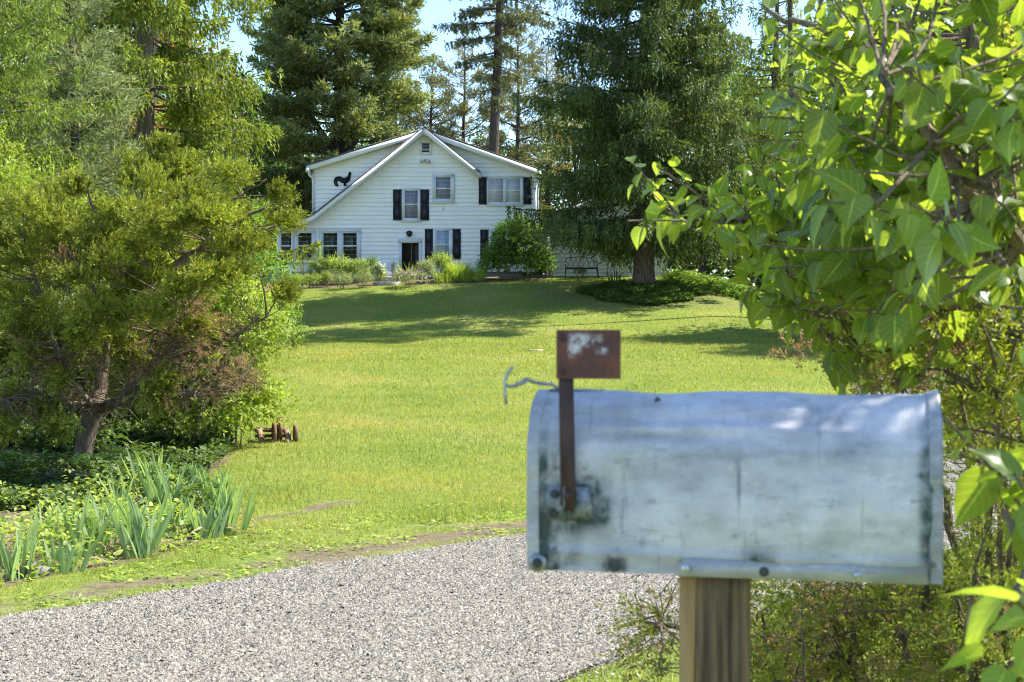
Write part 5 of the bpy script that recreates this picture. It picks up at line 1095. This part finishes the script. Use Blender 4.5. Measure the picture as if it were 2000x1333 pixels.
# ------------------------------------------------------------------ junipers
def jspray(g, C, Rr, ntw, tl_, bl, bw, c0, r, up=.35, nodes=8, sag=.2):
    """feathery scale-leaf twigs grown in clumps C (centres) of radii Rr"""
    m = len(C); n = m * ntw; ci = np.repeat(np.arange(m), ntw); u = nrm(r.normal(size=(n, 3))) * (r.random(n) ** .5)[:, None]
    S0 = C[ci] + u * Rr[ci]; out = nrm(S0 - c0)
    A = nrm(out * .8 + u * .6 + np.array([0, 0, up]) + r.normal(0, .35, (n, 3))); tl2 = tl_ * r.uniform(.55, 1.3, n); fl = rand_perp(A)
    for k in range(nodes):
        f = (k + .6) / nodes; pos = S0 + A * (tl2 * f)[:, None] - np.array([0, 0, 1]) * (sag * tl2 * f * f)[:, None]
        for s in (-1, 1):
            D = nrm(A * .8 + fl * (s * .75) + r.normal(0, .28, (n, 3))); rhomb(g, pos, D, rand_perp(D), bl * (1.15 - .55 * f) * r.uniform(.6, 1.3, n), bw * r.uniform(.7, 1.3, n), .55)
    D = nrm(A + r.normal(0, .15, (n, 3))); rhomb(g, S0 + A * (tl2 * .8)[:, None], D, rand_perp(D), bl * .9, bw, .55)
    return S0, A, tl2
def inpoly(n, poly, r):
    poly = np.array(poly, float); lo, hi = poly.min(0), poly.max(0); o = np.zeros((0, 2))
    while len(o) < n:
        q = r.uniform(lo, hi, (n * 3, 2)); o = np.concatenate([o, q[inside(q[:, 0], q[:, 1], poly)]])
    return o[:n]
def limb(g, pts, r0, r1, n=14, sides=7, jit=.01, r=None):
    p = resample(np.array(pts, float), n)
    if r is not None: p[1:-1] += r.normal(0, jit, (n - 2, 3))
    g.tube(p, np.linspace(r0, r1, n), sides, cap=True); return p
def left_juniper():
    r = np.random.default_rng(77); d0 = 14.9; base = P(158, 925, d0); base[2] = zg1(base[0], d0) - .03
    root = empty('juniper_tree', base, 'old leaning juniper with bare brown lower limbs at the left of the lawn', 'juniper')
    W = lambda px, py, d=d0: P(px, py, d) - base
    g = Geo(); tk = np.array([W(155, 930), W(158, 905), W(166, 870), W(172, 835), W(183, 805), W(190, 780)]); pt = resample(tk, 16); g.tube(pt, np.interp(np.arange(16), [0, 2, 8, 15], [.125, .10, .098, .115]), 12)
    limb(g, [W(186, 800), W(200, 770, 15), W(202, 700, 15.1), W(208, 620, 15.1), W(235, 520, 15.1), W(280, 400, 15), W(305, 320, 15), W(312, 272, 15)], .085, .012, 20, 9, .012, r)
    g.build('trunk', M['bark_juniper'], root, smooth=True)
    g = Geo(); wood_pts = []
    L_ = [([W(186, 800), W(230, 785, 14.6), W(300, 772, 14.3), (W(390, 776, 14.1)), W(440, 760, 14.0), W(474, 744, 13.9)], .062, .022), ([W(230, 786, 14.6), W(262, 755, 14.5), W(300, 715, 14.4), W(335, 680, 14.4), W(352, 645, 14.4), W(362, 600, 14.4)], .05, .012),
          ([W(262, 755, 14.5), W(300, 715, 14.7), W(370, 690, 14.6), W(430, 668, 14.5), W(490, 640, 14.4), W(520, 620, 14.4)], .036, .010), ([W(186, 800), W(150, 765, 14.6), W(125, 720, 14.5), W(105, 670, 14.5), W(85, 600, 14.6), (W(60, 520, 14.7))], .05, .012),
          ([W(190, 790), W(120, 790, 14.4), W(60, 770, 14.2), W(10, 780, 14.0)], .035, .010), ([W(204, 690, 15.1), W(250, 678, 14.9), W(310, 665, 14.8), W(330, 655, 14.7)], .028, .008), ([W(204, 670, 15.1), W(300, 560, 15.4), W(400, 480, 15.6), W(500, 410, 15.8), W(560, 395, 15.8)], .045, .010),
          ([W(208, 620, 15.1), W(330, 520, 14.7), W(430, 460, 14.5), W(540, 440, 14.4)], .04, .010), ([W(210, 610, 15.1), W(150, 520, 14.9), W(90, 450, 14.9), W(40, 420, 15)], .04, .01), ([W(235, 520, 15.1), W(190, 430, 14.8), W(170, 360, 14.8)], .03, .008), ([W(280, 400, 15), W(360, 370, 14.8), W(420, 340, 14.8), W(470, 330, 14.8)], .028, .006), ([W(235, 520, 15.1), W(340, 450, 15.2), W(440, 400, 15.3), W(520, 350, 15.3)], .03, .008)]
    for pts, a, b in L_: wood_pts.append(limb(g, pts, a, b, 16, 7, .012, r))
    wp_ = np.concatenate(wood_pts)
    dense = [(-40, 430), (60, 400), (130, 370), (215, 335), (262, 300), (312, 300), (350, 325), (420, 350), (475, 340), (515, 368), (548, 400), (560, 450), (540, 505), (515, 545), (470, 570), (420, 590), (380, 600), (340, 590), (290, 620), (230, 640), (140, 690), (60, 730), (-40, 740)]
    q = inpoly(108, dense, r); cy = (q[:, 1] - 500) / 230; cxx = (q[:, 0] - 290) / 320; dep = np.sqrt(np.clip(1.1 - cy ** 2 - cxx ** 2, .08, 1)) * 1.5
    C = np.array([W(a, b, d0 + e) for (a, b), e in zip(q, r.uniform(-1, 1, 108) * dep)])
    ex = [(30, 770, 14.2), (90, 790, 14.3), (-10, 800, 14.2), (60, 700, 14.3), (120, 740, 14.4), (210, 660, 14.4), (300, 770, 14.1), (545, 575, 14.4), (380, 640, 14.3), (320, 740, 14.2), (552, 440, 15), (540, 385, 15.2), (312, 292, 15), (300, 330, 15), (340, 330, 15), (150, 372, 14.8), (255, 690, 14.5), (20, 840, 14.1), (120, 830, 14.2)]
    C = np.concatenate([C, [W(*e) for e in ex]]); m = len(C); Rr = np.stack([r.uniform(.12, .28, m), r.uniform(.12, .28, m), r.uniform(.08, .17, m)], 1); Rr[-len(ex):] *= .7
    gf = Geo(); S0, A, tl2 = jspray(gf, C, Rr, 110, .15, .042, .0155, W(230, 640, 15), r, .35); gf.build('foliage', M['juniper'], root)
    dry = [(330, 640, 14.4), (345, 665, 14.4), (360, 610, 14.3), (385, 600, 14.3), (400, 625, 14.3), (320, 760, 14.2), (430, 745, 14.0), (455, 745, 13.9), (400, 720, 14.1), (130, 515, 14.2), (300, 690, 14.3), (270, 725, 14.3), (350, 720, 14.2), (380, 665, 14.2), (440, 700, 14.1), (465, 725, 13.9), (290, 640, 14.4), (410, 770, 14.0), (340, 775, 14.1), (220, 520, 14.1), (200, 690, 14.3), (50, 690, 14.2), (60, 800, 14.2), (20, 770, 14.2), (160, 760, 14.3), (240, 740, 14.3), (110, 700, 14.4), (250, 660, 14.6), (420, 640, 14.4), (200, 720, 14.4), (150, 690, 14.5), (90, 760, 14.3)]
    Cd = np.array([W(*e) for e in dry]); gd = Geo(); S1, A1, t1 = jspray(gd, Cd, np.full((len(Cd), 3), .15) * r.uniform(.6, 1.6, (len(Cd), 1)), 34, .14, .032, .009, W(230, 640, 15), r, .2); gd.build('dry_foliage', M['juniper_dry'], root, )['label'] = 'dead brown sprays among the lower limbs'
    for c in np.concatenate([C, Cd]):
        k = np.argmin(np.linalg.norm(wp_ - c, axis=1) + .3 * (wp_[:, 2] > c[2])); a = wp_[k]; md = (a + c) / 2 + r.normal(0, .06, 3); g.tube(resample([a, md, c], 6), np.linspace(.011, .004, 6), 4, cap=False)
        for _ in range(3): e = c + nrm(r.normal(size=3)) * .22; g.tube([c + (a - c) * r.uniform(0, .3), (c + e) / 2 + r.normal(0, .02, 3), e], [.004, .003, .002], 3, cap=False)
    for _ in range(380):      # bare twiggy sticks round the lower limbs
        a = wp_[r.integers(0, 16 * 5)]; e = a + nrm(r.normal(size=3) * np.array([1, 1, .7])) * r.uniform(.12, .5); mm = (a + e) / 2 + r.normal(0, .04, 3); g.tube([a, mm, e], [.006, .004, .002], 4, cap=False)
        e2 = mm + nrm(r.normal(size=3)) * r.uniform(.08, .2); g.tube([mm, e2], [.003, .0015], 3, cap=False)
    g.build('limbs', M['bark_juniper'], root, smooth=True)
left_juniper()
def right_juniper():
    r = np.random.default_rng(91); base = np.array([1.62, 4.25, zg1(1.62, 4.25) - .03]); root = empty('juniper_bush', base, 'straggly juniper bush with brown twigs right behind the mailbox', 'juniper')
    W = lambda px, py, d: P(px, py, d) - base
    q1 = inpoly(105, [(1690, 640), (1960, 600), (2060, 700), (2060, 1340), (1860, 1340), (1850, 1000), (1840, 760), (1720, 740)], r); q2 = inpoly(85, [(1500, 1180), (1600, 1150), (1900, 1140), (1960, 1400), (1480, 1440)], r); q3 = inpoly(14, [(1640, 660), (1720, 650), (1800, 760), (1700, 760)], r); q4 = np.array([(1290, 1215), (1310, 1260), (1280, 1240), (1520, 1170), (1560, 1250), (1500, 1320), (1470, 1290)])
    q = np.concatenate([q1, q2, q3, q4]); dd = np.concatenate([r.uniform(2.7, 4.3, 105), r.uniform(3.2, 4.4, 85), r.uniform(3.9, 4.5, 14), r.uniform(3.3, 3.6, 7)]); C = np.array([W(a, b, d) for (a, b), d in zip(q, dd)])
    k = C[:, 2] + base[2] > .06; C = C[k]; m = len(C); g = Geo(); w = []
    for px, py, d in ((1500, 1250, 3.7), (1580, 1180, 3.8), (1700, 1000, 4.1), (1750, 760, 4.2), (1650, 640, 4.3), (1850, 620, 4.3), (1950, 700, 4.2), (1900, 1000, 4.0), (1800, 1150, 3.7), (1660, 1300, 3.5), (2000, 900, 4.4), (1290, 1220, 3.5)):
        e = W(px, py, d); w.append(limb(g, [(r.normal(0, .05), r.normal(0, .05), 0), e * np.array([.4, .4, .35]) + r.normal(0, .05, 3), e * np.array([.75, .75, .75]) + r.normal(0, .04, 3), e], .024, .006, 12, 6, .012, r))
    for e in C[r.choice(m, 30, replace=False)]: w.append(limb(g, [(r.normal(0, .08), r.normal(0, .08), 0), e * np.array([.45, .45, .25]) + r.normal(0, .1, 3), e * np.array([.8, .8, .7]) + r.normal(0, .06, 3), e], .014, .004, 12, 5, .014, r))
    w = np.concatenate(w)
    gf = Geo(); jspray(gf, C, np.stack([r.uniform(.08, .15, m)] * 2 + [r.uniform(.06, .11, m)], 1), 22, .085, .020, .0048, np.array([0, 0, .7]), r, .3); gf.build('foliage', M['juniper'], root)
    Cd = C[r.integers(0, m, 120)] + r.normal(0, .08, (120, 3)); gd = Geo(); jspray(gd, Cd, np.full((120, 3), .06), 13, .07, .018, .0045, np.array([0, 0, .7]), r, .2); gd.build('dry_foliage', M['juniper_dry'], root)
    for c in np.concatenate([C, Cd]):
        a = w[np.argmin(np.linalg.norm(w - c, axis=1))]; g.tube([a, (a + c) / 2 + r.normal(0, .025, 3), c], [.0045, .0035, .0018], 4, cap=False)
        for _ in range(3): e = c + nrm(r.normal(size=3)) * r.uniform(.06, .14); g.tube([c, (c + e) / 2 + r.normal(0, .012, 3), e], [.002, .0016, .001], 3, cap=False)
    g.build('limbs', M['bark_juniper'], root, smooth=True)
right_juniper()
# ------------------------------------------------------------------ lilac
def lilac():
    r = np.random.default_rng(123); base = np.array([2.55, 3.5, 0.0]); root = empty('lilac_bush', base, 'large lilac bush with hanging heart-shaped leaves filling the right side', 'lilac')
    W = lambda px, py, d: P(px, py, d) - base
    b0 = lambda: np.array([r.normal(0, .12), r.normal(0, .1), -.02])
    st = [([b0(), (-.35, -.1, .9), W(1890, 260, 3.05), W(1903, 100, 3.05), W(1870, -70, 3.1)], .02, .012), ([b0(), (.1, 0, 1.1), W(1935, 220, 3.25), W(1930, 20, 3.25), W(1950, -120, 3.2)], .018, .012),
          ([b0(), (-.2, .05, 1.2), W(1960, 420, 3.4), W(1790, 230, 3.5), W(1735, 120, 3.55), W(1690, 75, 3.6), W(1560, 55, 3.75), W(1490, 10, 3.8)], .024, .006), ([b0(), (-.25, -.05, .9), W(1900, 500, 3.2), W(1720, 440, 3.2), W(1560, 420, 3.2), W(1440, 440, 3.2), W(1350, 420, 3.2)], .022, .004),
          ([b0(), (-.2, -.3, .8), W(1900, 600, 2.8), W(1760, 560, 2.9), W(1650, 590, 3.0), W(1585, 615, 3.05)], .016, .004), ([(-.1, -.2, 0), (-.2, -.7, .9), W(1990, 480, 2.5), W(1860, 320, 2.3), W(1780, 200, 2.3), W(1720, 150, 2.4)], .022, .006),
          ([(-.9, -1.5, 0), (-1.1, -1.7, .6), W(2120, 1240, 1.7), W(2040, 1060, 1.65), W(1960, 1000, 1.65)], .012, .004), ([b0(), (-.2, -.2, 1.5), (-.5, -.6, 2.3), (-.95, -.9, 2.8)], .03, .01), ([b0(), (.1, -.1, 1.3), (-.1, -.7, 2.3), (-.5, -1.2, 2.9)], .03, .01), ([b0(), (-.1, -.6, 1.5), (-.8, -1.2, 2.2), (-1.3, -1.4, 2.6)], .024, .008),
          ([b0(), (-.1, .3, 1.3), W(1900, 330, 3.9), W(1760, 250, 3.9), W(1640, 120, 4.2), W(1600, 0, 4.3)], .022, .006), ([b0(), (.0, -.1, 1.0), W(1990, 420, 3.0), W(2050, 200, 2.9)], .022, .01)]
    gw = Geo(); w = [limb(gw, a, b, c, 26, 7, .008, r) for a, b, c in st]; w = np.concatenate(w)
    zones = [([(1330, 405), (1385, 395), (1450, 405), (1580, 390), (1620, 470), (1500, 480), (1420, 455), (1340, 450)], 3.0, 3.35, 34), ([(1600, 60), (1660, 10), (1740, 0), (1740, 350), (1620, 400), (1585, 330), (1580, 220)], 3.2, 4.6, 100), ([(1665, 190), (1780, 60), (2030, 60), (2030, 640), (1760, 640), (1660, 540), (1650, 330)], 2.5, 3.6, 150), ([(1660, 230), (1800, 150), (2040, 120), (2040, 520), (1800, 520), (1680, 400)], 2.05, 2.65, 44),
             ([(1640, -120), (2060, -120), (2060, 120), (1700, 100)], 2.5, 4.2, 60), ([(1560, 540), (1760, 520), (1800, 660), (1640, 710), (1565, 690)], 2.8, 3.4, 34), ([(1800, 560), (2060, 540), (2060, 660), (1860, 640)], 2.8, 3.6, 16), ([(2015, 970), (2110, 920), (2130, 1100), (2025, 1040)], 1.55, 1.75, 6), ([(2060, 1190), (2150, 1170), (2150, 1340), (2060, 1300)], 1.3, 1.45, 4)]
    S0 = []
    for poly, d0, d1, n in zones:
        q = inpoly(n, poly, r); S0.append(np.array([W(a, b, d) for (a, b), d in zip(q, r.uniform(d0, d1, n))]))
    n = 125; cv = np.stack([r.uniform(.6, 1.7, n), r.uniform(1.75, 2.5, n), r.uniform(1.85, 2.8, n)], 1); cv = cv[(cv[:, 2] - CAMZ) / cv[:, 1] > .30]; S0.append(cv - base)  # upper shoots out of view, added to shade the mailbox
    t = r.uniform(.95, 2.0, 110)[:, None]; cv = np.stack([r.uniform(.02, .40, 110), 1.80 - r.uniform(0, .10, 110), np.full(110, 1.37)], 1) + t * np.array([.627, .267, .731]) + r.normal(0, .04, (110, 3)); cv = cv[(cv[:, 2] - CAMZ) / cv[:, 1] > .32]; S0.append(cv - base)  # unseen shoots added along the sun's path to shade the mailbox top
    S0l = S0; S0 = np.concatenate(S0); n = len(S0); sid = np.repeat(np.arange(len(st)), 26); nf = np.concatenate([np.full(len(a), 1 if i in (7, 8) else (2 if i > 8 else 0)) for i, a in enumerate(S0l)]); ok = [~np.isin(sid, [6, 7, 8, 9]), sid == 6, np.isin(sid, [7, 8, 9])]
    k = np.array([np.argmin(np.linalg.norm(w - s, axis=1) + .4 * np.maximum(0, w[:, 2] - s[2]) + 9.0 * ~ok[f_]) for s, f_ in zip(S0, nf)]); an = w[k]
    out = nrm(S0 - an + r.normal(0, .08, (n, 3))); A = nrm(out * .7 + np.array([-.15, -.1, .25]) + r.normal(0, .25, (n, 3))); sl = r.uniform(.10, .22, n)
    for a, s, ax_, l in zip(an, S0, A, sl):
        if np.linalg.norm(a - s) > .9: a = s + (a - s) * .9 / np.linalg.norm(a - s)
        gw.tube(resample([a, (a + s) / 2 + np.array([0, 0, -.03]) + r.normal(0, .03, 3), s, s + ax_ * l], 8), np.linspace(.0045, .0016, 8), 5, cap=False)
    gw.build('stems', M['bark_lilac'], root, smooth=True)
    gl = Geo(); gp = Geo()
    for j in range(5):
        f = (j + .45) / 4.6; sd = rand_perp(A)
        for s in (-1, 1):
            if j == 4 and s > 0: continue
            keep = r.random(n) < .92; m = keep.sum(); B = (S0 + A * (sl * f)[:, None])[keep]
            pd = nrm(sd * s * .8 + A * .35 + np.array([0, 0, .05]))[keep]; pl = r.uniform(.012, .026, m); B2 = B + pd * pl[:, None]
            D = nrm(pd * .75 + np.array([0, 0, -1.0]) * r.uniform(-.1, 1.25, m)[:, None] + r.normal(0, .28, (m, 3)))
            Sv = nrm(np.cross(D, np.array([0, 0, 1.0]) + r.normal(0, .55, (m, 3)) + pd * .4)); L = r.uniform(.036, .077, m) * np.clip(1.32 - .14 * (B[:, 1] + base[1]), .7, 1.02) * (1 - .28 * f * (j == 4)) * r.uniform(.8, 1.08, m)
            heart(gl, B2, D, Sv, L, .76, cv=r.uniform(.02, .42, m), fold=.10)
            sp = np.cross(pd, D); sp = nrm(sp) * .0009; V = np.stack([B - sp, B + sp, B2 + sp, B2 - sp], 1); gp.add(V.reshape(-1, 3), np.arange(m * 4).reshape(m, 4))
    ol = gl.build('leaves', M['lilac_leaf'], root, smooth=True)
    for nm, v in (('across', gl.ac), ('along', gl.al)): ol.data.attributes.new(nm, 'FLOAT', 'POINT').data.foreach_set('value', np.concatenate(v).astype(np.float32))
    gp.build('leaf_stalks', M['stem_green'], root)
    for (px, py, d, h) in ((1745, 640, 2.75, .10), (1775, 600, 2.8, .08), (1955, 120, 2.6, .07)):
        g = Geo(); c = W(px, py, d); m = 170; t = r.random(m); a = r.uniform(0, 6.28, m); rd_ = (.032 * (1 - t) + .006) * r.uniform(.5, 1, m); B = c + np.stack([np.cos(a) * rd_, np.sin(a) * rd_, t * h], 1); D = nrm(np.stack([np.cos(a), np.sin(a), r.uniform(-.2, 1, m)], 1)); foldleaf(g, B, D, rand_perp(D), np.full(m, .012), np.full(m, .006), .3, .1)
        g.build('flower_cluster', M['lilac_flower'], root)
lilac()
# ------------------------------------------------------------------ light, sky, camera
SUN = (0.95, 0.312); EL = math.radians(50)
w = bpy.data.worlds.new('World'); sc.world = w; w.use_nodes = True; nt = w.node_tree; nt.nodes.clear()
wo = nt.nodes.new('ShaderNodeOutputWorld'); bg = nt.nodes.new('ShaderNodeBackground'); sk = nt.nodes.new('ShaderNodeTexSky')
sk.sky_type = 'NISHITA'; sk.sun_disc = False; sk.sun_elevation = EL; sk.sun_rotation = math.atan2(SUN[0], SUN[1]); sk.air_density = 1.0; sk.dust_density = .15; sk.ozone_density = 4.4
bg.inputs['Strength'].default_value = .142
nt.links.new(sk.outputs[0], bg.inputs[0]); nt.links.new(bg.outputs[0], wo.inputs[0])
ld = bpy.data.lights.new('sun', 'SUN'); ld.energy = 5.0; ld.angle = math.radians(.55); ld.color = (1, .95, .84)
lo = bpy.data.objects.new('sun', ld); COL.objects.link(lo)
from mathutils import Vector
lo.rotation_euler = Vector((SUN[0] * math.cos(EL), SUN[1] * math.cos(EL), math.sin(EL))).to_track_quat('Z', 'Y').to_euler(); lo.location = (30, 20, 40)
cd = bpy.data.cameras.new('camera'); cd.lens = 50; cd.sensor_width = 36; cd.clip_start = .05; cd.clip_end = 2000
cd.dof.use_dof = True; cd.dof.focus_distance = 45; cd.dof.aperture_fstop = 13
co = bpy.data.objects.new('camera', cd); COL.objects.link(co); co.location = (0, 0, CAMZ); co.rotation_euler = (PI / 2, 0, 0); sc.camera = co
sc.view_settings.view_transform = 'Standard'; sc.view_settings.look = 'None'; sc.view_settings.gamma = 1; sc.view_settings.exposure = 1.38
sc.render.engine = 'CYCLES'; sc.cycles.max_bounces = 7; sc.cycles.diffuse_bounces = 4; sc.cycles.transmission_bounces = 5; sc.cycles.glossy_bounces = 3; sc.cycles.transparent_max_bounces = 4
sc.cycles.filter_width = 1.05; sc.cycles.use_denoising = True; sc.cycles.sample_clamp_indirect = 6; sc.cycles.use_adaptive_sampling = False
